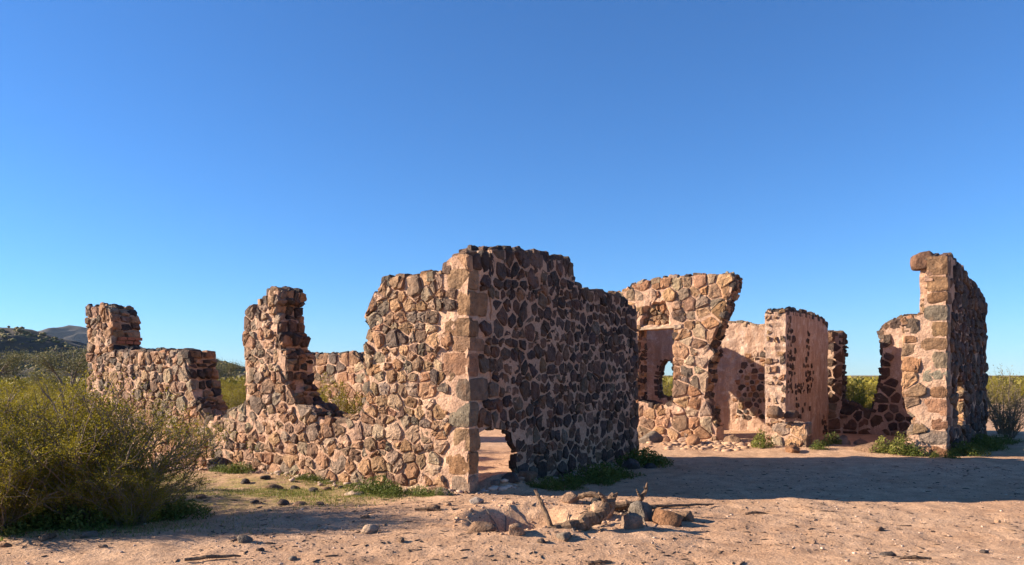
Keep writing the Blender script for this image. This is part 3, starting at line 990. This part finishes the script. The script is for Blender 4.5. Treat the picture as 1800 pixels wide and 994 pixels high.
# ------------------------------------------------------------------ fire pit: rocks and driftwood
PIT = [
    (.70, 9.15, (.12, .10, .085), TAN, 'rounded tan rock on the far left rim of the fire pit'),
    (1.28, 8.95, (.17, .13, .10), (.35, .20, .125), 'smooth reddish rock behind the forked log in the fire pit'),
    (1.42, 8.5, (.21, .17, .20), (.17, .14, .115), 'largest grey pitted rock at the right of the fire pit'),
    (1.66, 8.3, (.19, .15, .15), RUST, 'rusty brown rock on the right rim of the fire pit'),
    (1.9, 8.55, (.15, .11, .10), BROWN, 'brown rock at the outer right edge of the fire pit'),
    (1.24, 8.0, (.17, .13, .15), (.25, .17, .12), 'upright grey brown rock before the forked log'),
    (1.0, 8.5, (.17, .12, .17), (.44, .28, .18), 'tan sunlit rock leaning on the forked log'),
    (-.30, 7.7, (.17, .09, .085), BROWN, 'long brown rock on the near rim of the fire pit'),
    (.05, 7.55, (.12, .09, .09), TAN, 'pointed tan rock on the near rim of the fire pit'),
    (.5, 7.42, (.12, .08, .055), GREY, 'flat grey rock on the near rim of the fire pit'),
    (.28, 7.25, (.05, .04, .035), DARK, 'small dark stone just outside the near rim of the fire pit'),
    (-.42, 9.25, (.10, .08, .08), (.36, .30, .26), 'pale grey rock left of the fire pit'),
    (1.0, 9.05, (.16, .10, .09), (.06, .05, .045), 'charred rock behind the forked log'),
]
for i, (x, y, s, c, lab) in enumerate(PIT):
    put_rock(x, y, s, c, lab, 'fire pit stones', 500 + i, 3, i * .9, sink=.3)


def wood_thing(name, label, pieces, cat='driftwood', mat=None, sides=14, rough=.05, seed=0):
    parts = []
    for k, (path, rad) in enumerate(pieces):
        # refine the path a little so that it wanders
        rng = random.Random(seed + k)
        P_ = [Vector(p) for p in path]; pp = []; rr = []
        for i in range(len(P_) - 1):
            for s in range(4):
                t = s / 4
                pp.append(P_[i].lerp(P_[i + 1], t) + (Vector([rng.uniform(-1, 1) for _ in range(3)]) * rad[i] * .3 if s else Vector()))
                rr.append((rad[i] + (rad[i + 1] - rad[i]) * t) * rng.uniform(.9, 1.1))
        pp.append(P_[-1]); rr.append(rad[-1])
        parts.append(tube(pp, rr, sides, seed + k, rough, True, .07))
    V, F = join_parts(parts)
    base = Vector(pieces[0][0][0])
    V = [tuple(Vector(v) - base) for v in V]
    o = link(name, make_mesh(name, V, F, False, None, [mat or M_WOOD]), None, base)
    return tag(o, label, cat)


wood_thing('forked_log', 'thick weathered forked log lying across the fire pit rocks', [
    ([(.34, 7.72, .03), (.52, 7.76, .05), (.72, 7.80, .10), (.88, 7.86, .18), (.99, 7.93, .28), (1.05, 7.98, .37)], [.05, .075, .078, .068, .056, .03]),
    ([(.98, 7.92, .27), (.94, 7.90, .345), (.88, 7.88, .40)], [.04, .028, .014]),
    ([(1.03, 7.96, .34), (1.09, 8.0, .385)], [.03, .012]),
    ([(.42, 7.74, .06), (.38, 7.70, .12), (.365, 7.68, .17)], [.02, .012, .005])], seed=3)
wood_thing('leaning_stick', 'straight brown stick leaning out of the fire pit', [([(.46, 7.95, -.14), (.38, 8.05, .10), (.31, 8.15, .26), (.245, 8.25, .38)], [.024, .026, .022, .017])], seed=9)
wood_thing('antler_branch', 'pale upright branch with antler-like prongs behind the fire pit', [
    ([(.95, 8.85, .08), (1.2, 8.82, .10), (1.40, 8.8, .13), (1.47, 8.78, .20), (1.515, 8.76, .29), (1.53, 8.75, .385)], [.036, .04, .034, .028, .02, .008]),
    ([(1.48, 8.78, .20), (1.43, 8.76, .26), (1.405, 8.75, .31)], [.02, .014, .006]),
    ([(1.52, 8.76, .29), (1.49, 8.74, .34)], [.012, .005])], seed=17)
tw = []
rw = random.Random(8)
for i in range(26):
    x = rw.uniform(-.2, 1.7); y = rw.uniform(7.6, 9.1); a = rw.uniform(0, 6.28); L = rw.uniform(.12, .42); z = gh(x, y) + .012
    p1 = (x + L * math.cos(a), y + L * math.sin(a)); z1 = gh(*p1) + rw.uniform(.01, .09)
    m_ = ((x + p1[0]) / 2 + rw.uniform(-.03, .03), (y + p1[1]) / 2 + rw.uniform(-.03, .03), (z + z1) / 2 + rw.uniform(.0, .03))
    tw.append(tube([(x, y, z), m_, (*p1, z1)], [.008, .007, .003], 5, i))
V, F = join_parts(tw)
tag(link('twig_litter', make_mesh('twig_litter', V, F, False, None, [M_TWIG])), 'tangle of thin dry twigs strewn in and around the fire pit', 'litter', None, 'stuff')
wood_thing('charred_branch', 'dark crooked branch lying behind the forked log and grey rock', [([(.85, 8.6, gh(.85, 8.6) + .07), (1.1, 8.66, .15), (1.32, 8.62, .17), (1.62, 8.7, gh(1.62, 8.7) + .10)], [.03, .04, .034, .02])], sides=9, seed=44)
wood_thing('long_stick', 'long thin stick lying on the sand right of the fire pit', [([(1.5, 9.2, gh(1.5, 9.2) + .03), (2.0, 9.35, gh(2.0, 9.35) + .03), (2.5, 9.6, gh(2.5, 9.6) + .03)], [.022, .02, .01])], sides=6, seed=21)
wood_thing('broken_branch', 'short broken branch stub lying behind the charred fire pit rock', [([(.78, 9.1, gh(.78, 9.1) + .08), (.92, 9.05, gh(.92, 9.05) + .13), (1.1, 8.98, gh(1.1, 8.98) + .09)], [.03, .035, .03])], sides=7, seed=25)
for i, (x, y, L, a, lab) in enumerate([
        (2.85, 9.05, .26, .1, 'stubby brown stick on the sand at the shadow edge'),
        (3.45, 6.62, .28, .02, 'reddish stick lying flat on the right foreground sand'),
        (5.35, 6.25, .22, .05, 'dark stick on the sand at the lower right'),
        (-2.55, 6.6, .45, .3, 'thin pale stick on the sand at the lower left'),
        (.75, 6.6, .22, .2, 'short dark twig on the sand before the fire pit'),
        (-.95, 8.75, .3, -.1, 'flat piece of dark bark on the sand left of the fire pit')]):
    z = gh(x, y) + .015
    wood_thing('stick', lab, [([(x - L / 2 * math.cos(a), y - L / 2 * math.sin(a), z), (x, y, z + .012), (x + L / 2 * math.cos(a), y + L / 2 * math.sin(a), z)], [.014, .018, .009])], cat='stick', sides=6, seed=30 + i)


# ------------------------------------------------------------------ plants
def leaf_quads(P_, size, rng, aspect=.5, up=.0):
    n = len(P_)
    a = rng.normal(size=(n, 3)); a[:, 2] += up
    a /= np.linalg.norm(a, axis=1)[:, None]
    b = rng.normal(size=(n, 3)); b -= (b * a).sum(1)[:, None] * a; b /= np.linalg.norm(b, axis=1)[:, None]
    s = size * rng.uniform(.6, 1.4, (n, 1))
    a *= s; b *= s * aspect
    V = np.stack([P_ - a * .1, P_ + a * .45 + b * .5, P_ + a, P_ + a * .45 - b * .5], 1).reshape(-1, 3)
    F = np.arange(4 * n).reshape(n, 4)
    return V, F


def shrub_meshes(seed, width, height, stems, leaves, leaf, spread=1.0, twigs=7, leafmat=None, r0=.012, droop=0.0, low=.15):
    rng = np.random.default_rng(seed); rr = random.Random(seed)
    parts = []; nodes = []
    for s in range(stems):
        az = rr.uniform(0, 2 * math.pi); lean = (rr.random() ** .7) * spread
        L = height * rr.uniform(.72, 1.05)
        base = Vector((math.cos(az), math.sin(az), 0)) * rr.uniform(0, width * .1)
        end = Vector((math.cos(az) * lean * width * .5, math.sin(az) * lean * width * .5, L * (1 - .38 * lean ** 2)))
        ctrl = base.lerp(end, .5) + Vector((0, 0, L * .12)) + Vector([rr.uniform(-.06, .06) * width for _ in range(3)])
        path = []
        for i in range(7):
            t = i / 6
            path.append(base * (1 - t) ** 2 + ctrl * 2 * t * (1 - t) + end * t * t + Vector([rr.uniform(-.022, .022) * width * (i > 0) for _ in range(3)]))
        parts.append(tube(path, [r0 * (1 - .75 * i / 6) for i in range(7)], 4, s, cap=False))
        for k in range(twigs):
            t = rr.uniform(.05, 1.0); j = min(5, int(t * 6)); p = path[j].lerp(path[j + 1], t * 6 - j)
            d = (path[j + 1] - path[j]).normalized() + Vector([rr.uniform(-.9, .9) for _ in range(3)]) + Vector((0, 0, .25 - droop))
            q = p + d.normalized() * rr.uniform(.1, .26) * height
            mid = p.lerp(q, .5) + Vector([rr.uniform(-.02, .02) for _ in range(3)])
            parts.append(tube([p, mid, q], [r0 * .45, r0 * .34, r0 * .16], 3, k, cap=False))
            for _ in range(3):
                w = rr.random(); nodes.append(tuple(p.lerp(q, w) if w > 0 else q))
            nodes.append(tuple(q))
        for i in range(2, 7): nodes.append(tuple(path[i]))
    nd = np.array(nodes)
    nd = nd[nd[:, 2] > height * low]
    V, F = join_parts(parts)
    wgt = rng.random(len(nd)) ** 2.2; wgt /= wgt.sum()
    pick = nd[rng.choice(len(nd), leaves, p=wgt)]
    L_ = pick + rng.normal(size=(leaves, 3)) * height * .032
    L_[:, 2] = np.maximum(L_[:, 2], .02)
    lv, lf = leaf_quads(L_, leaf, rng, .5, .3)
    stem = make_mesh('stems', V, F, True, None, [M_TWIG])
    fol = make_mesh('foliage', lv, lf, False, None, [leafmat or M_CREO])
    return stem, fol


def shrub(name, label, cat, loc, meshes, group=None, rz=0, sc=1.0):
    o = empty(name, loc, label, cat, group)
    o.rotation_euler = (0, 0, rz); o.scale = (sc, sc, sc) if not isinstance(sc, tuple) else sc
    link('stems', meshes[0], o); link('foliage', meshes[1], o)
    return o


big1 = shrub_meshes(1, 3.0, 1.62, 105, 66000, .022, 1.0, 13, r0=.014, low=.01)
big2 = shrub_meshes(2, 2.7, 1.55, 84, 54000, .022, 1.0, 13, r0=.014, low=.01)
G = 'big creosote bushes at the left'
shrub('creosote_bush', 'largest yellow green creosote bush, spreading before the long wall', 'bush', (-4.7, 8.55, gh(-4.7, 8.55)), big1, G, .4, (1.0, .8, .84))
shrub('creosote_bush', 'creosote bush cut by the left edge of the frame', 'bush', (-6.1, 8.9, gh(-6.1, 8.9)), big2, G, 1.9, (1.05, 1.0, .92))
shrub('creosote_bush', 'creosote bush behind the largest one, near the left frame edge', 'bush', (-7.15, 10.3, gh(-7.15, 10.3)), big2, G, 3.9, (1.0, .95, .85))
shrub('creosote_bush', 'creosote bush at the left behind the front two, left of the pier', 'bush', (-9.2, 12.6, gh(-9.2, 12.6)), big1, G, 2.4, (1.0, 1.0, .82))

shrub('creosote_bush', 'low dense creosote bush at the front foot of the largest one', 'bush', (-5.3, 7.95, gh(-5.3, 7.95)), big2, G, 5.1, (.72, .6, .62))
shrub('creosote_bush', 'low creosote bush at the right foot of the largest one', 'bush', (-4.1, 8.35, gh(-4.1, 8.35)), big2, G, .9, (.55, .5, .5))
mid = [shrub_meshes(20 + k, 2.2, 1.35, 36, 15000, .034, 1.0, 8, M_CREO if k < 2 else M_CREO_FAR) for k in range(3)]
shrub('creosote_bush', 'small creosote bush growing inside the ruin, seen through the right-hand window gap', 'bush', (-3.75, 16.3, gh(-3.75, 16.3)), mid[0], None, .3, (.95, .8, 1.0))
shrub('creosote_bush', 'dark creosote bush behind the low shaded window gap', 'bush', (9.9, 22.6, gh(9.9, 22.6)), mid[1], None, .9, (1.0, 1.0, .95))
dry = shrub_meshes(40, 1.7, 1.25, 40, 3200, .03, 1.0, 9, M_DRYLEAF, .01)
shrub('dry_shrub', 'straggly dry shrub standing right of the tall wall corner', 'bush', (13.5, 21.2, gh(13.5, 21.2)), dry, None, .3, (1.15, 1.1, 1.3))
shrub('dry_shrub', 'low dry shrub in the shade behind the tall wall corner', 'bush', (12.6, 19.6, gh(12.6, 19.6)), dry, None, 2.3, (.8, .8, .75))

# field of creosote beyond the ruin
rf = random.Random(4)
cnt = 0
spots = []
tries = 0
while cnt < 190 and tries < 20000:
    tries += 1
    y = 13.5 + 62 * rf.random() ** 1.5
    k = rf.uniform(-.82, .80)
    vis = (k < -.545) or (-.40 < k < -.335 and y > 19) or (.165 < k < .215 and y > 29) or (.41 < k < .49 and y > 30) or (k > .60 and y > 34)
    if not vis: continue
    x = k * y
    if k < -.545 and y < 16 and x > -9.6: continue
    if any((x - a) ** 2 + (y - b) ** 2 < (1.0 + .012 * y) ** 2 for a, b in spots): continue
    spots.append((x, y)); cnt += 1
    s = rf.uniform(.62, .92)
    m = mid[rf.randrange(3)]
    if k < -.3:
        lab = 'yellow green creosote bush on the flat left of the ruin'; g = 'creosote bushes on the left flat'
    else:
        lab = 'olive creosote bush on the flat behind the right of the ruin'; g = 'creosote bushes on the right flat'
    shrub('creosote_bush', lab, 'bush', (x, y, gh(x, y) - .05), m, g, rf.uniform(0, 6.2), (s, s, s * rf.uniform(.85, 1.1)))

# far scrub that reads as one mass
rng = np.random.default_rng(12)
n = 5200
yy = 70 * np.exp(rng.random(n) * math.log(1500 / 70))
kk = rng.uniform(-.85, .85, n)
xx = kk * yy
sz = rng.uniform(.8, 1.5, n) * np.where(rng.random(n) > .97, 1.6, 1)
per = 20
cen = np.repeat(np.stack([xx, yy, ground_h(xx, yy)], 1), per, 0); szr = np.repeat(sz, per)
off_ = rng.normal(size=(n * per, 3)); off_ /= np.linalg.norm(off_, axis=1)[:, None]
off_ *= rng.random((n * per, 1)) ** .4
Pq = cen + off_ * np.stack([szr * .9, szr * .9, szr * .42], 1) + np.stack([szr * 0, szr * 0, szr * .45], 1)
lv, lf = leaf_quads(Pq, .42, rng, .8, .2)
far = link('desert_scrub', make_mesh('desert_scrub', lv, lf, False, None, [M_CREO_FAR]))
tag(far, 'olive desert scrub stretching to the horizon', 'scrub', None, 'stuff')


# ------------------------------------------------------------------ trees beyond the flat
def tree_meshes(seed, height, width, leaves, leaf):
    rng = np.random.default_rng(seed); rr = random.Random(seed)
    parts = []; tips = []
    for s in range(4):
        az = s * 1.7 + rr.uniform(-.4, .4)
        p0 = Vector((rr.uniform(-.1, .1), rr.uniform(-.1, .1), 0))
        p1 = Vector((math.cos(az) * width * .12, math.sin(az) * width * .12, height * .33))
        p2 = Vector((math.cos(az) * width * .27, math.sin(az) * width * .27, height * .66))
        parts.append(tube([p0, p0.lerp(p1, .5), p1, p2], [.13, .11, .09, .05], 6, s, .1))
        for k in range(9):
            st = p1.lerp(p2, rr.random())
            an = az + rr.uniform(-1.3, 1.3); ln_ = rr.uniform(.2, .36) * width
            e = st + Vector((math.cos(an) * ln_, math.sin(an) * ln_, rr.uniform(-.03, .36) * height))
            m_ = st.lerp(e, .5) + Vector((0, 0, .06 * height))
            parts.append(tube([st, m_, e], [.045, .03, .012], 4, k, cap=False)); tips += [m_, e, m_.lerp(e, .5)]
    V, F = join_parts(parts)
    tp = np.array([tuple(t) for t in tips])
    pk = tp[rng.integers(0, len(tp), leaves)] + rng.normal(size=(leaves, 3)) * np.array([.07 * width, .07 * width, .065 * height])
    lv_, lf_ = leaf_quads(pk, leaf, rng, .5, .3)
    return make_mesh('trunk', V, F, True, None, [M_TWIG]), make_mesh('crown', lv_, lf_, False, None, [M_TREE])


def tree(name, label, loc, meshes, group=None, rz=0, sc=1.0):
    o = empty(name, loc, label, 'tree', group); o.rotation_euler = (0, 0, rz); o.scale = (sc, sc, sc)
    link('trunk', meshes[0], o); link('crown', meshes[1], o)
    return o


tm = [tree_meshes(60 + k, 4.0, 5.2, 9000, .10) for k in range(2)]
GT = 'trees beyond the left flat'
tree('palo_verde_tree', 'rounded pale green tree standing just left of the pier', (-32, 56, gh(-32, 56)), tm[0], GT, .5, .95)
tree('palo_verde_tree', 'pale green tree at the left edge of the frame below the hill', (-41.5, 61, gh(-41.5, 61)), tm[1], GT, 1.5, .98)
tree('palo_verde_tree', 'low brownish tree in the gap between the long wall and the pier', (-31.0, 82, gh(-31, 82)), tm[0], GT, 3.1, .88)
tree('palo_verde_tree', 'small tree below the near hill, between two larger trees', (-44.5, 74, gh(-44.5, 74)), tm[1], GT, 4.2, .55)


# ------------------------------------------------------------------ hills
def hill(name, label, prof, Y, depth, seed, amp):
    """ridge given as (x over distance, height over distance) at distance Y, falling away on both sides"""
    xs = np.array([p[0] for p in prof]) * Y; hs = np.array([p[1] for p in prof]) * Y
    nx, ny = 160, 50
    X = np.linspace(xs[0], xs[-1], nx)
    R = np.interp(X, xs, hs)
    V = []
    for j in range(ny):
        t = j / (ny - 1) * 2 - 1
        w = np.clip(1 - abs(t), 0, 1) ** 1.15
        yq = Y + t * depth
        nz = (vnoise(X / Y * 60, np.full(nx, t * 5.0), seed) + .5 * vnoise(X / Y * 150, np.full(nx, t * 12.0), seed + 1)) * amp * (1 - w) * w * 4
        z = R * w + nz - .5
        V.append(np.stack([X, np.full(nx, yq), z], 1))
    V = np.concatenate(V)
    i = np.arange(nx * ny).reshape(ny, nx)
    F = np.stack([i[:-1, :-1].ravel(), i[:-1, 1:].ravel(), i[1:, 1:].ravel(), i[1:, :-1].ravel()], 1)
    o = link(name, make_mesh(name, V, F, True, None, [M_HILL]))
    tag(o, label, None, None, 'structure')
    return V


px = lambda x, y: ((x - 900) / 1360, (660 - y) / 1360)
near_h = hill('hill', 'near dark desert hill dotted with shrubs', [px(-700, 655), px(-450, 600), px(-250, 570), px(-80, 563), px(0, 568), px(50, 571), px(90, 584), px(130, 600), px(200, 613), px(300, 619), px(362, 624), px(400, 633), px(435, 648), px(480, 660)], 520, 190, 5, 5)
hill('far_hill', 'distant bluish desert hill', [px(-60, 655), px(60, 600), px(95, 584), px(108, 575), px(125, 569), px(150, 572), px(175, 583), px(205, 597), px(236, 609), px(270, 624), px(330, 645), px(400, 660)], 2600, 700, 8, 25)
rng = np.random.default_rng(3)
m = 5200
sel = near_h[rng.integers(0, len(near_h) // 2, m)]
sel = sel + np.stack([rng.uniform(-3, 3, m), rng.uniform(-3, 3, m), np.zeros(m)], 1)
sel = sel[sel[:, 2] > 1]
iv, iff = ICO[1]
k_ = len(sel)
s_ = rng.uniform(.5, 1.6, (k_, 1, 1))
Vh = sel[:, None, :] + (iv[None] * (1 + rng.uniform(-.35, .35, (k_, len(iv), 1)))) * s_ * np.array([1.2, 1.2, .8]) + np.array([0, 0, .3])
Fh = iff[None] + (np.arange(k_) * len(iv))[:, None, None]
hs_ = link('hill_scrub', make_mesh('hill_scrub', Vh.reshape(-1, 3), Fh.reshape(-1, 3), True, None, [M_HILLSHRUB]))
tag(hs_, 'pale shrubs dotted over the near hill', 'scrub', None, 'stuff')


# ------------------------------------------------------------------ weeds and grass
def weed_mesh(seed, r, h, n, leaf, mat):
    rng = np.random.default_rng(seed)
    a = rng.uniform(0, 2 * math.pi, n); q = np.sqrt(rng.random(n))
    lump = 1 + .35 * np.sin(a * 3 + seed) + .2 * np.sin(a * 7)
    P_ = np.stack([np.cos(a) * q * r * lump, np.sin(a) * q * r * lump, rng.random(n) ** 1.3 * h * (1 - .75 * q ** 2)], 1)
    v, f = leaf_quads(P_, leaf, rng, .4, .9)
    return make_mesh('weed', v, f, False, None, [mat])


WM = [weed_mesh(80 + i, .42, .34, 1500, .05, M_WEED) for i in range(3)]
WT = [weed_mesh(90 + i, .24, .48, 900, .055, M_WEED if i else M_GRASS) for i in range(2)]
weeds = [
    ('dark green weeds in shade at the foot of the tall wall', 'weeds below the tall shadowed wall',
     [(.5, 10.95, .55), (.78, 11.3, .7), (1.0, 11.65, .8), (1.3, 12.0, .9), (1.5, 12.4, .8), (.3, 11.0, .4), (1.75, 12.75, .8), (2.35, 14.0, 1.0), (2.5, 14.4, .9), (.9, 11.05, .45), (1.3, 11.6, .5)], WM),
    ('bright green weed tuft at the foot of the long wall', 'weeds below the long wall',
     [(-1.8, 10.45, .7), (-1.6, 10.2, .5), (-1.95, 10.8, .7), (-1.2, 10.25, .5), (-.95, 10.1, .35), (-3.1, 11.75, .6), (-2.75, 11.55, .35), (-4.4, 12.4, .6), (-4.7, 12.55, .45), (-2.3, 11.2, .35)], WM),
    ('dark green weeds in the shade behind the tall corner', 'weeds below the tall corner side',
     [(9.0, 15.4, .8), (9.4, 15.9, .8), (9.75, 16.35, .95), (10.25, 16.95, 1.0), (10.0, 16.3, .7), (10.9, 17.6, 1.0), (11.4, 18.1, 1.0)], WM),
    ('yellow green weed sprig at the sunny foot of the tall corner', 'sprigs below the tall corner',
     [(7.75, 15.45, .9), (7.95, 15.3, .7), (8.25, 15.1, .6), (8.5, 14.95, .5), (7.45, 15.6, .7)], WT),
    ('green weed sprig among the rubble before the cross wall', 'sprigs in the rubble',
     [(5.3, 16.45, .8), (6.35, 16.05, .6), (6.7, 16.5, .8), (7.0, 16.9, .7)], WT),
    ('green weeds under the big bush', 'weeds under the big bush',
     [(-4.6, 8.25, .9), (-5.0, 8.2, 1.0), (-5.5, 8.15, 1.0), (-4.2, 8.6, .8), (-3.8, 8.8, .7), (-5.2, 7.95, .6), (-4.0, 9.2, .8)], WM),
]
for lab, g, lst, meshes in weeds:
    rank = order(lst)
    for i, (x, y, s) in enumerate(lst):
        o = link('weed_clump', meshes[i % len(meshes)], None, (x, y, gh(x, y) - .01))
        o.rotation_euler = (0, 0, i * 1.9); o.scale = (s * 1.1, s * (.8 + .3 * math.sin(i * 2.1)), s * (.75 + .3 * math.cos(i * 1.7)))
        tag(o, lab + ', ' + rank[i] + ' from the left', 'weed', g)


def grass_field(name, label, n, fx, fy, fp, hmin, hmax, mat):
    rng = np.random.default_rng(len(name) + n)
    x = rng.uniform(*fx, n); y = rng.uniform(*fy, n)
    p = fp(x, y); kmask = rng.random(n) < p
    x = x[kmask]; y = y[kmask]; q = len(x)
    h = rng.uniform(hmin, hmax, q); a = rng.uniform(0, 6.28, q)
    z = ground_h(x, y) - .003
    b = np.stack([x, y, z], 1)
    w = np.stack([np.cos(a), np.sin(a), a * 0], 1) * .004
    tip = b + np.stack([rng.normal(0, .5, q) * h, rng.normal(0, .5, q) * h, h], 1)
    V = np.stack([b - w, b + w, tip], 1).reshape(-1, 3)
    o = link(name, make_mesh(name, V, np.arange(3 * q).reshape(q, 3), False, None, [mat]))
    return tag(o, label, 'grass', None, 'stuff')


grass_field('grass', 'thin low green grass before the long wall', 130000, (-7.5, -.6), (7.6, 13),
            lambda x, y: np.clip(np.exp(-(((x + 4.2) / 2.6) ** 2 + ((y - 10.6) / 1.6) ** 2) ** 2) * (.4 + 1.2 * vnoise(x * 1.7, y * 1.7, 9)) + .8 * np.exp(-(((x + 5.3) / 1.7) ** 2 + ((y - 8.15) / .5) ** 2)), 0, 1), .012, .05, M_GRASS)

# pebbles, clods and plant litter over the sand
rng = np.random.default_rng(21)


def scatter(name, label, n, smin, smax, mat, flat, power, seed):
    rng = np.random.default_rng(seed)
    y = 5.6 + 9.0 * rng.random(n) ** power; x = rng.uniform(-.72, .72, n) * y
    keepm = vnoise(x * .9, y * .9, seed) + .6 * rng.random(n) > .05
    x = x[keepm]; y = y[keepm]; q = len(x)
    iv, iff = ICO[1]
    s = smin * (smax / smin) ** (rng.random((q, 1, 1)) ** 2.6)
    an = rng.uniform(0, 6.28, q); st = rng.uniform(.6, flat, q)
    loc = iv[None] * (1 + rng.uniform(-.3, .3, (q, len(iv), 1))) * s
    lx = loc[:, :, 0] * st[:, None]; ly = loc[:, :, 1] * .8
    vx = lx * np.cos(an)[:, None] - ly * np.sin(an)[:, None]; vy = lx * np.sin(an)[:, None] + ly * np.cos(an)[:, None]
    V = np.stack([x[:, None] + vx, y[:, None] + vy, (ground_h(x, y))[:, None] + loc[:, :, 2] * .6 + s[:, :, 0] * .25], 2)
    F = iff[None] + (np.arange(q) * len(iv))[:, None, None]
    o = link(name, make_mesh(name, V.reshape(-1, 3), F.reshape(-1, 3), False, None, [mat]))
    return tag(o, label, 'gravel' if 'gravel' in name else 'litter', None, 'stuff')


scatter('gravel', 'fine gravel and small clods scattered over the sand', 5000, .003, .020, M_PEBBLE, 1.4, 1.3, 5)
scatter('plant_litter', 'dark bits of dry twig and plant litter over the sand', 12000, .003, .015, M_LITTER, 5.0, 1.3, 6)
def chips(name, label, pts, smin, smax, mat, seed, flat=.6):
    rng = np.random.default_rng(seed)
    pts = np.array(pts); q = len(pts)
    iv, iff = ICO[1]
    s = smin * (smax / smin) ** (rng.random((q, 1, 1)) ** 2.2)
    V = np.stack([pts[:, 0], pts[:, 1], ground_h(pts[:, 0], pts[:, 1])], 1)[:, None, :] + iv[None] * (1 + rng.uniform(-.35, .35, (q, len(iv), 1))) * s * np.array([1.3, 1.1, flat]) + np.array([0, 0, .25]) * s
    F = iff[None] + (np.arange(q) * len(iv))[:, None, None]
    return tag(link(name, make_mesh(name, V.reshape(-1, 3), F.reshape(-1, 3), False, None, [mat])), label, 'rubble', None, 'stuff')


rng = np.random.default_rng(61)
u = rng.uniform(.1, 8.5, 520); t = -np.abs(rng.normal(0, .16, 520)) - .02
chips('wall_rubble', 'mortar crumbs and stone chips along the foot of the long wall', np.stack([PAB[0] + dA[0] * u + inA[0] * t, PAB[1] + dA[1] * u + inA[1] * t], 1), .008, .06, M_PEBBLE, 62)
u = rng.uniform(.0, 5.6, 300); t = -np.abs(rng.normal(0, .2, 300)) - .02
chips('wall_rubble', 'mortar crumbs and stone chips along the foot of the tall shadowed wall', np.stack([PAB[0] + dB[0] * u + inB[0] * t, PAB[1] + dB[1] * u + inB[1] * t], 1), .008, .06, M_PEBBLE, 63)
an = rng.uniform(0, 6.28, 150); rr_ = 1.1 + np.abs(rng.normal(0, .3, 150))
chips('dirt_clods', 'clods of dug earth around the fire pit', np.stack([.25 + np.cos(an) * rr_ * .62, 8.4 + np.sin(an) * rr_ * .62], 1), .006, .03, M_CLOD, 64, .8)
# rubble fan at the foot of the fragment
rng = np.random.default_rng(33)
q = 420
x = rng.normal(4.6, .75, q); y = rng.normal(17.0, .28, q)
iv, iff = ICO[1]
s = rng.uniform(.025, .10, (q, 1, 1)) * rng.uniform(.5, 1, (q, 1, 1))
V = np.stack([x, y, ground_h(x, y)], 1)[:, None, :] + iv[None] * (1 + rng.uniform(-.3, .3, (q, len(iv), 1))) * s * np.array([1.5, 1.1, .6])
F = iff[None] + (np.arange(q) * len(iv))[:, None, None]
rb = link('rubble', make_mesh('rubble', V.reshape(-1, 3), F.reshape(-1, 3), False, None, [M_CLOD]))
tag(rb, 'sandy rubble and mortar chips spread before the overhanging fragment', 'rubble', None, 'stuff')

# ------------------------------------------------------------------ dry desert air
hx = [(-4500, 4500), (-320, 4200), (-8, 260)]
hv = [(a, b, c) for a in hx[0] for b in hx[1] for c in hx[2]]
mh = bpy.data.materials.new('haze'); mh.use_nodes = True
mh.node_tree.nodes.remove(mh.node_tree.nodes['Principled BSDF'])
pv = mh.node_tree.nodes.new('ShaderNodeVolumePrincipled')
pv.inputs['Color'].default_value = (0.62, 0.78, 1.0, 1); pv.inputs['Density'].default_value = 0.00004; pv.inputs['Anisotropy'].default_value = 0.0
mh.node_tree.links.new(pv.outputs[0], mh.node_tree.nodes['Material Output'].inputs['Volume'])
hz = link('haze', make_mesh('haze', hv, [(0, 1, 3, 2), (4, 6, 7, 5), (0, 4, 5, 1), (2, 3, 7, 6), (0, 2, 6, 4), (1, 5, 7, 3)], False, None, [mh]))
tag(hz, 'thin dry air over the desert', None, None, 'stuff')
